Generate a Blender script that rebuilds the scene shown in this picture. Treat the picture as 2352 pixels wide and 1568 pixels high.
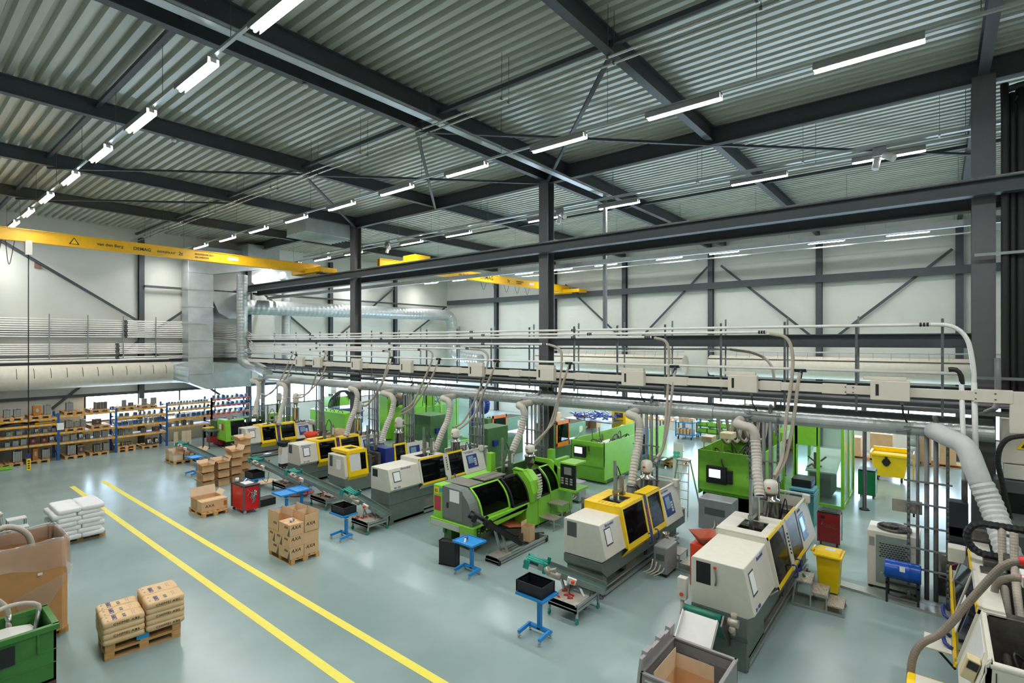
import bpy, bmesh, math, random
from mathutils import Vector, Matrix
PI=math.pi
R=math.radians
C=bpy.context.scene.collection
sc=bpy.context.scene
for o in list(bpy.data.objects): bpy.data.objects.remove(o,do_unlink=True)
# ------------------------------------------------------------------ camera
cd=bpy.data.cameras.new('camera'); cam=bpy.data.objects.new('camera',cd); C.objects.link(cam); sc.camera=cam
cd.sensor_width=36; cd.lens=36*1204.2/2352; cd.clip_start=.1; cd.clip_end=300
YAW=39.191
cam.location=(0,0,5.85); cam.rotation_euler=(R(90),0,R(YAW-90))
# ------------------------------------------------------------------ light
w=bpy.data.worlds.new('World'); sc.world=w; w.use_nodes=True
bg=w.node_tree.nodes['Background']; bg.inputs[0].default_value=(.74,.86,1,1); bg.inputs[1].default_value=15.0
vs=sc.view_settings; vs.view_transform='Standard'; vs.look='None'; vs.gamma=1; vs.use_curve_mapping=False
vs.exposure=0.27
LAMP_W=145.0      # power of each fluorescent fixture
TUBE=80.0
sc.cycles.max_bounces=7; sc.cycles.diffuse_bounces=4; sc.cycles.glossy_bounces=3; sc.cycles.transparent_max_bounces=10
sc.cycles.caustics_reflective=False; sc.cycles.caustics_refractive=False
sc.cycles.sample_clamp_indirect=6
# ------------------------------------------------------------------ materials
def hx(h):
    h=h.lstrip('#'); v=[int(h[i:i+2],16)/255 for i in (0,2,4)]
    return tuple(c/12.92 if c<=.04045 else ((c+.055)/1.055)**2.4 for c in v)+(1,)
MATS={}
def M(name,col,rough=.5,metal=0.0,var=.06,scale=6,bump=0,bscale=40,emit=0,alpha=1,spec=.5,coat=0,stretch=None):
    if name in MATS: return MATS[name]
    m=bpy.data.materials.new(name); m.use_nodes=True; nt=m.node_tree; b=nt.nodes['Principled BSDF']
    c=hx(col); b.inputs['Base Color'].default_value=c
    b.inputs['Roughness'].default_value=rough; b.inputs['Metallic'].default_value=metal
    b.inputs['Specular IOR Level'].default_value=spec
    if coat: b.inputs['Coat Weight'].default_value=coat
    if var:
        tc=nt.nodes.new('ShaderNodeTexCoord'); mp=nt.nodes.new('ShaderNodeMapping'); n=nt.nodes.new('ShaderNodeTexNoise')
        n.inputs['Scale'].default_value=scale; n.inputs['Detail'].default_value=3
        if stretch: mp.inputs['Scale'].default_value=stretch
        nt.links.new(tc.outputs['Object'],mp.inputs[0]); nt.links.new(mp.outputs[0],n.inputs['Vector'])
        r=nt.nodes.new('ShaderNodeValToRGB'); e=r.color_ramp.elements
        e[0].position=.3; e[1].position=.7
        e[0].color=tuple(x*(1-var) for x in c[:3])+(1,); e[1].color=tuple(min(1,x*(1+var)) for x in c[:3])+(1,)
        nt.links.new(n.outputs['Fac'],r.inputs[0]); nt.links.new(r.outputs[0],b.inputs['Base Color'])
        if bump:
            n2=nt.nodes.new('ShaderNodeTexNoise'); n2.inputs['Scale'].default_value=bscale
            bp=nt.nodes.new('ShaderNodeBump'); bp.inputs['Strength'].default_value=bump; bp.inputs['Distance'].default_value=.02
            nt.links.new(mp.outputs[0],n2.inputs['Vector']); nt.links.new(n2.outputs['Fac'],bp.inputs['Height']); nt.links.new(bp.outputs[0],b.inputs['Normal'])
    if emit:
        b.inputs['Emission Color'].default_value=c; b.inputs['Emission Strength'].default_value=emit
    if alpha<1:
        b.inputs['Alpha'].default_value=alpha
    MATS[name]=m; return m
def wave(m,dirn,scale,strength,dist=.02,cmul=None):
    nt=m.node_tree; b=nt.nodes['Principled BSDF']
    tc=nt.nodes.new('ShaderNodeTexCoord'); wv=nt.nodes.new('ShaderNodeTexWave'); wv.wave_type='BANDS'; wv.bands_direction=dirn; wv.wave_profile='SAW'
    wv.inputs['Scale'].default_value=scale; wv.inputs['Distortion'].default_value=0
    bp=nt.nodes.new('ShaderNodeBump'); bp.inputs['Strength'].default_value=strength; bp.inputs['Distance'].default_value=dist
    nt.links.new(tc.outputs['Object'],wv.inputs['Vector']); nt.links.new(wv.outputs['Fac'],bp.inputs['Height']); nt.links.new(bp.outputs[0],b.inputs['Normal'])
    return m
def glassmat(name,col,fac,rough=.05,surf=None):
    m=bpy.data.materials.new(name); m.use_nodes=True; nt=m.node_tree; nt.nodes.clear()
    o=nt.nodes.new('ShaderNodeOutputMaterial'); mx=nt.nodes.new('ShaderNodeMixShader'); t=nt.nodes.new('ShaderNodeBsdfTransparent'); g=nt.nodes.new('ShaderNodeBsdfPrincipled')
    t.inputs[0].default_value=hx(col); g.inputs['Base Color'].default_value=hx(surf or col); g.inputs['Roughness'].default_value=rough
    fr=nt.nodes.new('ShaderNodeMath'); fr.operation='POWER'; fr.inputs[1].default_value=4
    lw=nt.nodes.new('ShaderNodeLayerWeight'); lw.inputs['Blend'].default_value=.5; nt.links.new(lw.outputs['Facing'],fr.inputs[0])
    mt=nt.nodes.new('ShaderNodeMath'); mt.operation='ADD'; mt.inputs[1].default_value=fac; mt.use_clamp=True
    nt.links.new(fr.outputs[0],mt.inputs[0]); nt.links.new(mt.outputs[0],mx.inputs[0]); nt.links.new(t.outputs[0],mx.inputs[1]); nt.links.new(g.outputs[0],mx.inputs[2]); nt.links.new(mx.outputs[0],o.inputs[0])
    MATS[name]=m; return m
cream=M('cream_paint','#d6d3c6',.42,var=.03)
white=M('white_paint','#dcdcd8',.4,var=.03)
base=M('machine_grey','#66706c',.5,var=.08)
base2=M('machine_grey_dark','#4c5452',.55,var=.1)
yellow=M('signal_yellow','#f4cc00',.38,var=.03)
cyel=M('crane_yellow','#f0b800',.4,var=.05)
dblue=M('navy_blue','#1f2f78',.4,var=.05)
blue=M('trolley_blue','#1f86cc',.38,var=.05)
rblue=M('rack_blue','#1d5796',.45,var=.06)
drumblue=M('drum_blue','#0b4fae',.25,var=.03)
green=M('machine_green','#84c93a',.38,var=.04)
dgreen=M('old_green','#47703f',.5,var=.08)
bgreen=M('bin_green','#3c7a33',.42,var=.08)
sage=M('sage_green','#7fae95',.45,var=.05)
black=M('black_plastic','#17181b',.45,var=.2)
darkin=M('dark_interior','#403e3a',.6,var=.35,scale=14)
black2=M('black_rubber','#121212',.6,var=.1)
steel=M('bare_steel','#9b9d9b',.34,.85,var=.12)
dsteel=M('dark_steel','#6b6863',.42,.75,var=.25,scale=9)
alu=M('aluminium','#b9bab8',.36,.8,var=.06)
stainless=M('stainless','#c3c1bb',.18,.95,var=.05)
struct_m=M('structural_grey','#43484c',.5,var=.07)
cgrey=M('column_grey','#5b5b5c',.5,var=.04)
strut=M('zinc_strut','#8f9394',.4,.7,var=.1)
galv=M('galvanised','#bcc2c2',.36,.55,var=.08,scale=3)
paper=M('paper','#f1f2f2',.7,var=.01)
ink=M('black_ink','#20201f',.6,var=0)
inkblue=M('blue_ink','#28408f',.5,var=0)
inkgrey=M('grey_ink','#8e8f92',.6,var=0)
card=M('cardboard','#d2ad82',.8,var=.06,scale=4)
card2=M('cardboard_inside','#b98a58',.85,var=.06)
cardl=M('cardboard_pale','#dfc8a9',.8,var=.05)
wood=M('pallet_wood','#c79a62',.8,var=.18,scale=9,stretch=(1,6,6))
wood2=M('pallet_wood_dark','#96693f',.85,var=.2,scale=9)
wbag=M('white_bag','#e6e6e8',.5,var=.03,bump=.25,bscale=9)
kraft=M('kraft_bag','#dfbd90',.75,var=.05,bump=.3,bscale=9)
red=M('trolley_red','#c8100f',.3,var=.05)
dred=M('cabinet_red','#8f1418',.35,var=.06)
orange=M('door_orange','#f07f1c',.4,var=.04)
orange2=M('orange_paint','#e4471d',.45,var=.05)
rackor=M('rack_orange','#e8a21c',.45,var=.05)
rackred=M('rack_red','#c2481f',.5,var=.06)
teal=M('teal_plastic','#158c7c',.35,var=.05)
belt=M('belt_green','#3c5751',.5,var=.06)
hose=M('hose_beige','#b0a698',.55,var=.06)
duct=M('flex_duct_beige','#bcb7ad',.6,var=.05)
ductg=M('flex_duct_grey','#c3c5c6',.5,var=.04)
pvc=M('pvc_grey','#77797a',.45,var=.05)
wpipe=M('white_pipe','#eceae6',.3,.1,var=.02)
spipe=M('steel_pipe','#b9b8b3',.25,.8,var=.05)
trunk=M('trunking_cream','#d8d2c4',.45,var=.02)
textile=wave(M('textile_duct','#d8d2c2',.85,var=.05),'Z',3.2,.25,.03)
crateg=M('crate_grey','#8b898a',.5,var=.05)
pellet=M('white_pellets','#f0efe6',.8,var=.03,scale=60,bump=.5,bscale=300)
dpellet=M('dark_pellets','#3c3c3e',.7,var=.5,scale=120,bump=.6,bscale=200)
brown=M('mould_brown','#6b4431',.55,.2,var=.12)
rust=M('mould_orange','#b46f2a',.5,.1,var=.1)
redm=M('mould_red','#8c352c',.5,.1,var=.12)
screenm=M('screen_glow','#dcefff',.3,var=0,emit=1.0)
redl=M('warning_red','#d8231e',.4,var=0)
chrome=M('chrome','#d0d0d0',.1,1,var=0)
tread=M('tread_plate','#aaa294',.4,.4,var=.5,scale=38)
smoke=glassmat('smoked_window','#b9bcc0',.08,surf='#1a1c20')
dsmoke=glassmat('dark_window','#a2a5aa',.08,surf='#101216')
clear=glassmat('clear_panel','#dfeee8',.08)
wglass=glassmat('window_glass','#eef5fa',.02)
film=glassmat('plastic_film','#f6f2ee',.16,.15)
tubem=M('tube_glow','#f7fbff',.4,var=0,emit=TUBE)
# ------------------------------------------------------------------ mesh builder
WHOLE={'cable','machine_internals','part_pile','printed_mark','vent_slot'}
class MB:
    def __init__(s): s.v=[];s.f=[];s.sm=[];s.k=[];s.T=Matrix.Identity(4)
    def add(s,vs_,fs,smooth=False):
        n=len(s.v); s.k.append((n,len(s.f))); s.v+= [s.T@Vector(p) for p in vs_]
        for f in fs: s.f.append([n+i for i in f]); s.sm.append(smooth)
        return s
    def box(s,x0,x1,y0,y1,z0,z1):
        return s.add([(x0,y0,z0),(x1,y0,z0),(x1,y1,z0),(x0,y1,z0),(x0,y0,z1),(x1,y0,z1),(x1,y1,z1),(x0,y1,z1)],
          [(0,3,2,1),(4,5,6,7),(0,1,5,4),(1,2,6,5),(2,3,7,6),(3,0,4,7)])
    def slab(s,o,U,N,u0,u1,v0,v1,n0,n1,V=None):
        o=Vector(o);U=Vector(U).normalized();N=Vector(N).normalized();V=N.cross(U)
        P=lambda u,v,n:o+U*u+V*v+N*n
        return s.add([P(u0,v0,n0),P(u1,v0,n0),P(u1,v1,n0),P(u0,v1,n0),P(u0,v0,n1),P(u1,v0,n1),P(u1,v1,n1),P(u0,v1,n1)],
          [(0,3,2,1),(4,5,6,7),(0,1,5,4),(1,2,6,5),(2,3,7,6),(3,0,4,7)])
    def bar(s,a,b,w,h=None,up=(0,0,1)):
        a=Vector(a);b=Vector(b);h=h or w;d=(b-a);L=d.length;d.normalize();up=Vector(up)
        if abs(d.dot(up))>.97: up=Vector((1,0,0))
        sd=d.cross(up).normalized();u=sd.cross(d)
        P=[a+sd*(i*w/2)+u*(j*h/2) for i,j in((-1,-1),(1,-1),(1,1),(-1,1))]
        return s.add(P+[p+d*L for p in P],[(0,1,2,3),(7,6,5,4),(0,4,5,1),(1,5,6,2),(2,6,7,3),(3,7,4,0)])
    def prism(s,poly,ax,a,b):
        n=len(poly)
        def P(p,t): return (t,p[0],p[1]) if ax=='x' else ((p[0],t,p[1]) if ax=='y' else (p[0],p[1],t))
        return s.add([P(p,a) for p in poly]+[P(p,b) for p in poly],[tuple(range(n-1,-1,-1)),tuple(range(n,2*n))]+[(i,(i+1)%n,n+(i+1)%n,n+i) for i in range(n)])
    def poly(s,*pts): return s.add(pts,[tuple(range(len(pts)))])
    def loft(s,rings,close=True,cap=True,smooth=True):
        n=len(rings[0]); vs_=[p for r in rings for p in r]; fs=[]
        for i in range(len(rings)-1):
            for j in range(n if close else n-1):
                k=(j+1)%n; fs.append((i*n+j,i*n+k,(i+1)*n+k,(i+1)*n+j))
        s.add(vs_,fs,smooth)
        if cap and close:
            m=len(s.v)-len(vs_)
            s.f.append([m+j for j in range(n-1,-1,-1)]); s.sm.append(False)
            m2=m+(len(rings)-1)*n; s.f.append([m2+j for j in range(n)]); s.sm.append(False)
        return s
    def cyl(s,a,b,r,r2=None,n=12,cap=True):
        a=Vector(a);b=Vector(b);d=(b-a).normalized();t=Vector((0,0,1)) if abs(d.z)<.9 else Vector((1,0,0))
        u=d.cross(t).normalized();v=d.cross(u)
        r2=r if r2 is None else r2
        return s.loft([[c+u*(q*math.cos(2*PI*i/n))+v*(q*math.sin(2*PI*i/n)) for i in range(n)] for c,q in((a,r),(b,r2))],cap=cap)
    def tube(s,pts,r,n=8,step=.12,ridge=None,curve=True,cap=True):
        P=[Vector(p) for p in pts]; Q=[]
        if curve and len(P)>2:
            E=[P[0]*2-P[1]]+P+[P[-1]*2-P[-2]]
            for i in range(1,len(E)-2):
                a,b,c,d=E[i-1:i+3]; k=max(2,int((c-b).length/step)+1)
                for j in range(k):
                    t=j/k; Q.append(.5*((2*b)+(c-a)*t+(2*a-5*b+4*c-d)*t*t+(3*b-a-3*c+d)*t**3))
            Q.append(P[-1])
        else: Q=P
        if ridge:
            pitch,amp=ridge; L=[0]
            for i in range(1,len(Q)): L.append(L[-1]+(Q[i]-Q[i-1]).length)
            k=max(2,int(L[-1]/pitch*2)); W=[];i=0
            for j in range(k+1):
                t=L[-1]*j/k
                while i<len(Q)-2 and L[i+1]<t: i+=1
                f=(t-L[i])/max(1e-6,L[i+1]-L[i]); W.append(Q[i].lerp(Q[i+1],f))
            Q=W; rr=[r*(1+(amp if j%2 else 0)) for j in range(len(Q))]
        else: rr=[r]*len(Q)
        rings=[];d=(Q[1]-Q[0]).normalized();t=Vector((0,0,1)) if abs(d.z)<.9 else Vector((1,0,0)); u=d.cross(t).normalized()
        for i,q in enumerate(Q):
            d=(Q[min(i+1,len(Q)-1)]-Q[max(i-1,0)]).normalized(); u=(u-d*u.dot(d)).normalized(); v=d.cross(u)
            rings.append([q+u*(rr[i]*math.cos(2*PI*k/n))+v*(rr[i]*math.sin(2*PI*k/n)) for k in range(n)])
        return s.loft(rings,cap=cap,smooth=not ridge)
    def lathe(s,prof,c=(0,0,0),n=16):
        c=Vector(c); return s.loft([[c+Vector((r*math.cos(2*PI*i/n),r*math.sin(2*PI*i/n),z)) for i in range(n)] for r,z in prof])
    def clusters(s):
        K=s.k+[(len(s.v),len(s.f))]; n=len(s.k)
        if n<2 or n>220: return None
        bb=[]
        for i in range(n):
            q=s.v[K[i][0]:K[i+1][0]]; bb.append(([min(p[a] for p in q) for a in (0,1,2)],[max(p[a] for p in q) for a in (0,1,2)]))
        sz=[max(b[1][a]-b[0][a] for a in (0,1,2)) for b in bb]; par=list(range(n))
        def fd(i):
            while par[i]!=i: i=par[i]
            return i
        for i in range(n):
            for j in range(i):
                if fd(i)!=fd(j):
                    g=math.sqrt(sum(max(0,bb[i][0][a]-bb[j][1][a],bb[j][0][a]-bb[i][1][a])**2 for a in (0,1,2)))
                    if g<min(.5*max(sz[i],sz[j]),.25): par[fd(i)]=fd(j)
        G={}
        for i in range(n): G.setdefault(fd(i),[]).append(i)
        if len(G)<2 or len(G)>100: return None
        out=[]
        for idx in G.values():
            m=MB()
            for i in sorted(idx):
                v0,f0=K[i]; v1,f1=K[i+1]; o=len(m.v)-v0; m.k.append((len(m.v),len(m.f))); m.v+=s.v[v0:v1]
                m.f+=[[q+o for q in f] for f in s.f[f0:f1]]; m.sm+=s.sm[f0:f1]
            out.append(m)
        return out
    def one(s,name,mat,parent=None,bev=0,loc=None,rz=0):
        if parent is not None and name not in WHOLE:
            c=s.clusters()
            if c: return [m._one(name,mat,parent,bev,loc,rz) for m in c][0]
        return s._one(name,mat,parent,bev,loc,rz)
    def _one(s,name,mat,parent=None,bev=0,loc=None,rz=0):
        me=bpy.data.meshes.new(name); me.from_pydata([tuple(p) for p in s.v],[],s.f); me.validate()
        for p,q in zip(me.polygons,s.sm): p.use_smooth=q
        bm=bmesh.new(); bm.from_mesh(me); bmesh.ops.recalc_face_normals(bm,faces=bm.faces); bm.to_mesh(me); bm.free()
        me.materials.append(mat); o=bpy.data.objects.new(name,me); C.objects.link(o)
        if parent: o.parent=parent
        if loc: o.location=loc; o.rotation_euler=(0,0,rz)
        if bev:
            b=o.modifiers.new('bevel','BEVEL'); b.width=bev; b.segments=2; b.limit_method='ANGLE'; b.angle_limit=R(40)
        return o
    def th(s,name,mat,label,cat,loc=(0,0,0),rz=0,group=None,bev=0):
        return tag(s.one(name,mat,None,bev,loc,rz),label,cat,group)
def tag(o,label,cat,group=None):
    o['label']=label; o['category']=cat
    if group: o['group']=group
    return o
def thing(name,label,cat,loc=(0,0,0),rz=0,group=None):
    o=bpy.data.objects.new(name,None); C.objects.link(o); o.location=loc; o.rotation_euler=(0,0,rz); o.empty_display_size=.2
    return tag(o,label,cat,group)
def st(o,kind='structure'): o['kind']=kind; return o
def dup(r,loc,rz,label,group=None):
    c=r.copy(); C.objects.link(c); c.location=loc; c.rotation_euler=(0,0,rz); c['label']=label
    if group: c['group']=group
    for ch in list(r.children):
        d=ch.copy(); C.objects.link(d); d.parent=c
        for g in list(ch.children):
            e=g.copy(); C.objects.link(e); e.parent=d
    return c
def B(*a,**k): m=MB(); m.box(*a); return m
def boxp(name,mat,parent,x0,x1,y0,y1,z0,z1,bev=0): return MB().box(x0,x1,y0,y1,z0,z1).one(name,mat,parent,bev)
TX={}
def txt(s,size,mat,parent,o,xd,up,name='lettering',ext=.002,align='LEFT',sx=1,off=.003,shear=0,space=1,bold=0):
    k=(s,size,ext,align,shear,mat.name,space,bold)
    if k not in TX:
        cu=bpy.data.curves.new('t','FONT'); cu.body=s; cu.size=size; cu.extrude=ext; cu.align_x=align; cu.shear=shear; cu.space_character=space; cu.resolution_u=3; cu.offset=bold*size
        t=bpy.data.objects.new('t',cu); C.objects.link(t); bpy.context.view_layer.update()
        me=bpy.data.meshes.new_from_object(t.evaluated_get(bpy.context.evaluated_depsgraph_get()))
        bpy.data.objects.remove(t,do_unlink=True); me.materials.clear(); me.materials.append(mat); TX[k]=me
    xd=Vector(xd).normalized(); up=Vector(up).normalized(); n=xd.cross(up)
    ob=bpy.data.objects.new(name,TX[k]); C.objects.link(ob); ob.parent=parent
    mt=Matrix((xd*sx,up,n)).transposed().to_4x4(); mt.translation=Vector(o)+n*off; ob.matrix_local=mt
    return ob
FR=((0,-1,0),(0,0,1))   # front face (-X side) text axes
RS=((1,0,0),(0,0,1))    # right side (-Y side)
ORD=['first','second','third','fourth','fifth','sixth','seventh','eighth','ninth','tenth','eleventh','twelfth','thirteenth','fourteenth','fifteenth','sixteenth','seventeenth','eighteenth','nineteenth','twentieth']
def caster(mb,x,y,r=.05,h=.12):
    mb.cyl((x,y-.015,r),(x,y+.015,r),r,n=12); mb.box(x-.02,x+.02,y-.022,y+.022,r,h)
def ibeam(m,a,b,H,Wd,tf=.02,tw=.015):
    a=Vector(a);b=Vector(b)   # centre-top line of a beam, straight and horizontal
    up=Vector((0,0,1))
    m.bar(a-up*tf/2,b-up*tf/2,Wd,tf); m.bar(a-up*(H-tf/2),b-up*(H-tf/2),Wd,tf); m.bar(a-up*H/2,b-up*H/2,tw,H-2*tf)
# ================================================================== the hall
XL,XR,YB,YF=-7.0,33.9,-11.0,35.4
GY=[-0.76+6*k for k in range(-1,7)]; GX=[3.8,9.8,15.8,21.8,27.8,33.8]
ZD=12.2
# floor
fm=M('floor_epoxy','#8fa4a2',.2,var=0,spec=.55)
nt=fm.node_tree; b=nt.nodes['Principled BSDF']; tc=nt.nodes.new('ShaderNodeTexCoord')
n1=nt.nodes.new('ShaderNodeTexNoise'); n1.inputs['Scale'].default_value=.35; n1.inputs['Detail'].default_value=4
r1=nt.nodes.new('ShaderNodeValToRGB'); r1.color_ramp.elements[0].color=hx('#879c9a'); r1.color_ramp.elements[1].color=hx('#97abaa'); r1.color_ramp.elements[0].position=.35; r1.color_ramp.elements[1].position=.65
n2=nt.nodes.new('ShaderNodeTexNoise'); n2.inputs['Scale'].default_value=5; n2.inputs['Detail'].default_value=8; n2.inputs['Roughness'].default_value=.7
mp=nt.nodes.new('ShaderNodeMapping'); mp.inputs['Scale'].default_value=(3,.35,1); mp.inputs['Rotation'].default_value=(0,0,.7)
r2=nt.nodes.new('ShaderNodeValToRGB'); r2.color_ramp.elements[0].position=.22; r2.color_ramp.elements[1].position=.33; r2.color_ramp.elements[0].color=(.55,.55,.55,1); r2.color_ramp.elements[1].color=(1,1,1,1)
mx=nt.nodes.new('ShaderNodeMix'); mx.data_type='RGBA'; mx.blend_type='MULTIPLY'; mx.inputs[0].default_value=.6
nt.links.new(tc.outputs['Object'],n1.inputs['Vector']); nt.links.new(n1.outputs['Fac'],r1.inputs[0]); nt.links.new(tc.outputs['Object'],mp.inputs[0]); nt.links.new(mp.outputs[0],n2.inputs['Vector']); nt.links.new(n2.outputs['Fac'],r2.inputs[0])
nt.links.new(r1.outputs[0],mx.inputs[6]); nt.links.new(r2.outputs[0],mx.inputs[7]); nt.links.new(mx.outputs[2],b.inputs['Base Color'])
r3=nt.nodes.new('ShaderNodeMapRange'); r3.inputs[3].default_value=.15; r3.inputs[4].default_value=.3; nt.links.new(n1.outputs['Fac'],r3.inputs[0]); nt.links.new(r3.outputs[0],b.inputs['Roughness'])
st(B(XL,XR,YB,YF,-.2,0).one('floor',fm))
lym=M('line_yellow','#efe25c',.45,var=.03)
for i,(x,y0,y1) in enumerate(((5.18,-6,27.15),(6.2,-6,27.2))):
    B(-.085,.085,y0,y1,.0,.003).th('floor_line',lym,['yellow painted floor line on the left, running past the white sacks','yellow painted floor line on the right, beside the stack of printed cartons'][i],'floor marking',(x,0,0),0,'yellow aisle lines')
# walls
wm=wave(M('wall_panel','#dadbd3',.55,var=.03,scale=1.2),'Z',.8,.55,.03)
WZ0,WZ1=1.5,2.95
m=MB(); m.box(XL,XR+.2,YF,YF+.2,0,WZ0); m.box(XL,XR+.2,YF,YF+.2,WZ1,ZD+.2); m.box(XL,7.3,YF,YF+.2,WZ0,WZ1); st(m.one('wall_left',wm))
m=MB(); m.box(XR,XR+.2,YB,YF,0,1.1); m.box(XR,XR+.2,YB,YF,2.8,ZD+.2); m.box(XR,XR+.2,29.3,YF,1.1,2.8); m.box(XR,XR+.2,YB,-6,1.1,2.8); st(m.one('wall_right',wm))
st(B(XL-.2,XL,YB,YF,0,ZD+.2).one('wall_back',wm)); st(B(XL,XR,YB-.2,YB,0,ZD+.2).one('wall_near',wm))
wfr=M('window_frame','#4a545c',.5)
wins=[('l',a,b_) for a,b_ in ((7.3,9.8),(9.8,15.8),(15.8,21.8),(21.8,27.8),(27.8,33.8))]+[('r',GY[k],GY[k+1]) for k in range(0,6)]
for i,(s_,a,c) in enumerate(wins):
    m=MB(); z0,z1=(WZ0,WZ1) if s_=='l' else (1.1,2.8)
    def q(u0,u1,w0,w1,d0=0,d1=.1):
        if s_=='l': m.box(u0,u1,YF+d0,YF+d1,w0,w1)
        else: m.box(XR+d0,XR+d1,u0,u1,w0,w1)
    if s_=='r' and i==len(wins)-1: c=29.3
    q(a,c,z0,z0+.07);q(a,c,z1-.07,z1);n=max(1,round((c-a)/1.9))
    for k in range(n+1):
        u=a+(c-a)*k/n; q(u-.04,u+.04,z0,z1)
    f=st(m.one('window_%d'%(i+1),wfr)); m=MB(); q(a,c,z0,z1,.05,.06); m.one('pane',wglass,f)
# roof deck
dm=M('roof_deck','#c4c6bb',.38,.3,var=.13,scale=1.1,stretch=(3,.25,1))
m=MB(); p=.28; pts=[]; x=XL
while x<XR:
    pts+=[(x,ZD+.11),(x+.05,ZD+.11),(x+.09,ZD),(x+.22,ZD),(x+.26,ZD+.11)]; x+=p
pts.append((XR,ZD+.11)); n=len(pts)
m.add([(a,YB,z) for a,z in pts]+[(a,YF,z) for a,z in pts],[(i,i+1,n+i+1,n+i) for i in range(n-1)])
st(m.one('ceiling',dm)); st(B(XL,XR,YB,YF,ZD+.2,ZD+.4).one('ceiling_slab',struct_m))
# columns, rafters, girders
def hcol(x,y,z0,z1,w,label,grp,rot=0,mat=cgrey):
    m=MB(); h=w/2
    m.box(-h,-h+.025,-h,h,0,z1-z0); m.box(h-.025,h,-h,h,0,z1-z0); m.box(-h+.02,h-.02,-.01,.01,0,z1-z0)
    if z0==0: m.box(-h-.03,h+.03,-h-.03,h+.03,0,.03)
    return m.th('steel_column',mat,label,'column',(x,y,z0),rot,grp)
for k,(y,t) in enumerate(((GY[1],'thick grey steel column nearest the camera, black pipes beside it'),(GY[3],'free-standing grey steel column in the middle of the hall'),(GY[5],'farthest free-standing grey steel column, behind the row of machines'))):
    hcol(15.8,y,0,11.75,.4,t,'hall columns')
for k,x in enumerate([3.8,9.8,15.8,21.8,27.8]):
    hcol(x,YF-.15,0,11.75,.26,'dark steel wall column on the left wall, %s from the left'%ORD[k],'left wall columns',PI/2,struct_m)
for k in range(1,7):
    hcol(XR-.15,GY[k],0,11.75,.3,'grey steel wall column on the far right wall, %s from the right'%ORD[k-1],'right wall columns',0,struct_m)
for k in range(0,8):
    m=MB(); y=GY[k] if k<7 else 10.35
    ibeam(m,(XL,0,0),(XR,0,0),.44,.2)
    m.th('roof_rafter',struct_m,['dark steel roof rafter behind the near column at the right edge','dark steel roof rafter resting on the near grey column','dark steel roof rafter running down from the top centre of the photo','dark steel roof rafter carried by the middle grey column','fourth dark steel roof rafter from the near column','dark steel roof rafter carried by the far grey column','dark steel roof rafter closest to the left wall','twin dark roof rafter behind the bright cable ladder'][k],'roof beam',(0,y,12.19),0,'roof rafters')
m=MB(); ibeam(m,(0,YB,0),(0,YF,0),.5,.22); m.th('roof_girder',struct_m,'deep dark steel girder spanning over the row of columns','roof beam',(15.8,0,12.15))
for i,(x,z) in enumerate(((3.8,12.05),(9.6,11.95),(21.7,11.95),(27.8,12.0))):
    m=MB().bar((0,YB,0),(0,YF,0),.1,.1); m.th('tie_beam',struct_m,['thin dark tie beam at the far left of the roof','thin dark tie beam above the twin ceiling pipes','thin dark tie beam behind the third row of lamps','thin dark tie beam near the far right roof'][i],'roof beam',(x,0,z),0,'roof tie beams')
# wind braces under the roof
k=0
for (x0,y0,x1,y1) in ((9.6,11.24,15.8,5.24),(9.6,5.24,15.8,11.24),(9.6,17.24,15.8,23.24),(3.8,23.24,9.6,17.24),(9.6,11.24,15.8,17.24),(9.6,17.24,15.8,11.24),(15.8,5.24,21.7,-.76),(3.8,29.24,9.6,23.24)):
    m=MB().bar((0,0,0),(x1-x0,y1-y0,0),.09,.07)
    m.th('roof_brace',struct_m,'dark diagonal brace bar under the roof, bay %s'%ORD[k],'brace',(x0,y0,11.68),0,'roof wind braces'); k+=1
# wall girts and braces
def girt(a,b_,h,d,label,grp='wall girts'): 
    c=Vector(a); MB().bar((0,0,0),Vector(b_)-c,d,h).th('wall_girt',struct_m,label,'wall beam',a,0,grp)
girt((XR-.42,YB+.05,9.35),(XR-.42,YF-.5,9.35),.4,.2,'dark crane rail beam along the far right wall')
girt((9.9,YF-.35,9.0),(15.6,YF-.35,9.0),.12,.14,'dark girt high on the left wall, under the yellow crane'); girt((16,YF-.35,9.0),(33.5,YF-.35,9.0),.12,.14,'dark girt high on the left wall, above the big round duct')
girt((XL,YF-.3,6.3),(15.6,YF-.3,6.3),.32,.1,'grey girt on the left wall behind the upper white pipes')
girt((XL,YF-.3,4.8),(15.6,YF-.3,4.8),.3,.1,'grey girt on the left wall just above the beige textile duct')
girt((XL,YF-.12,2.98),(33.5,YF-.12,2.98),.14,.12,'dark girt above the left wall windows')
girt((XR-.12,-6,2.86),(XR-.12,29.3,2.86),.14,.12,'dark girt above the far right wall windows')
k=0
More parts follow.
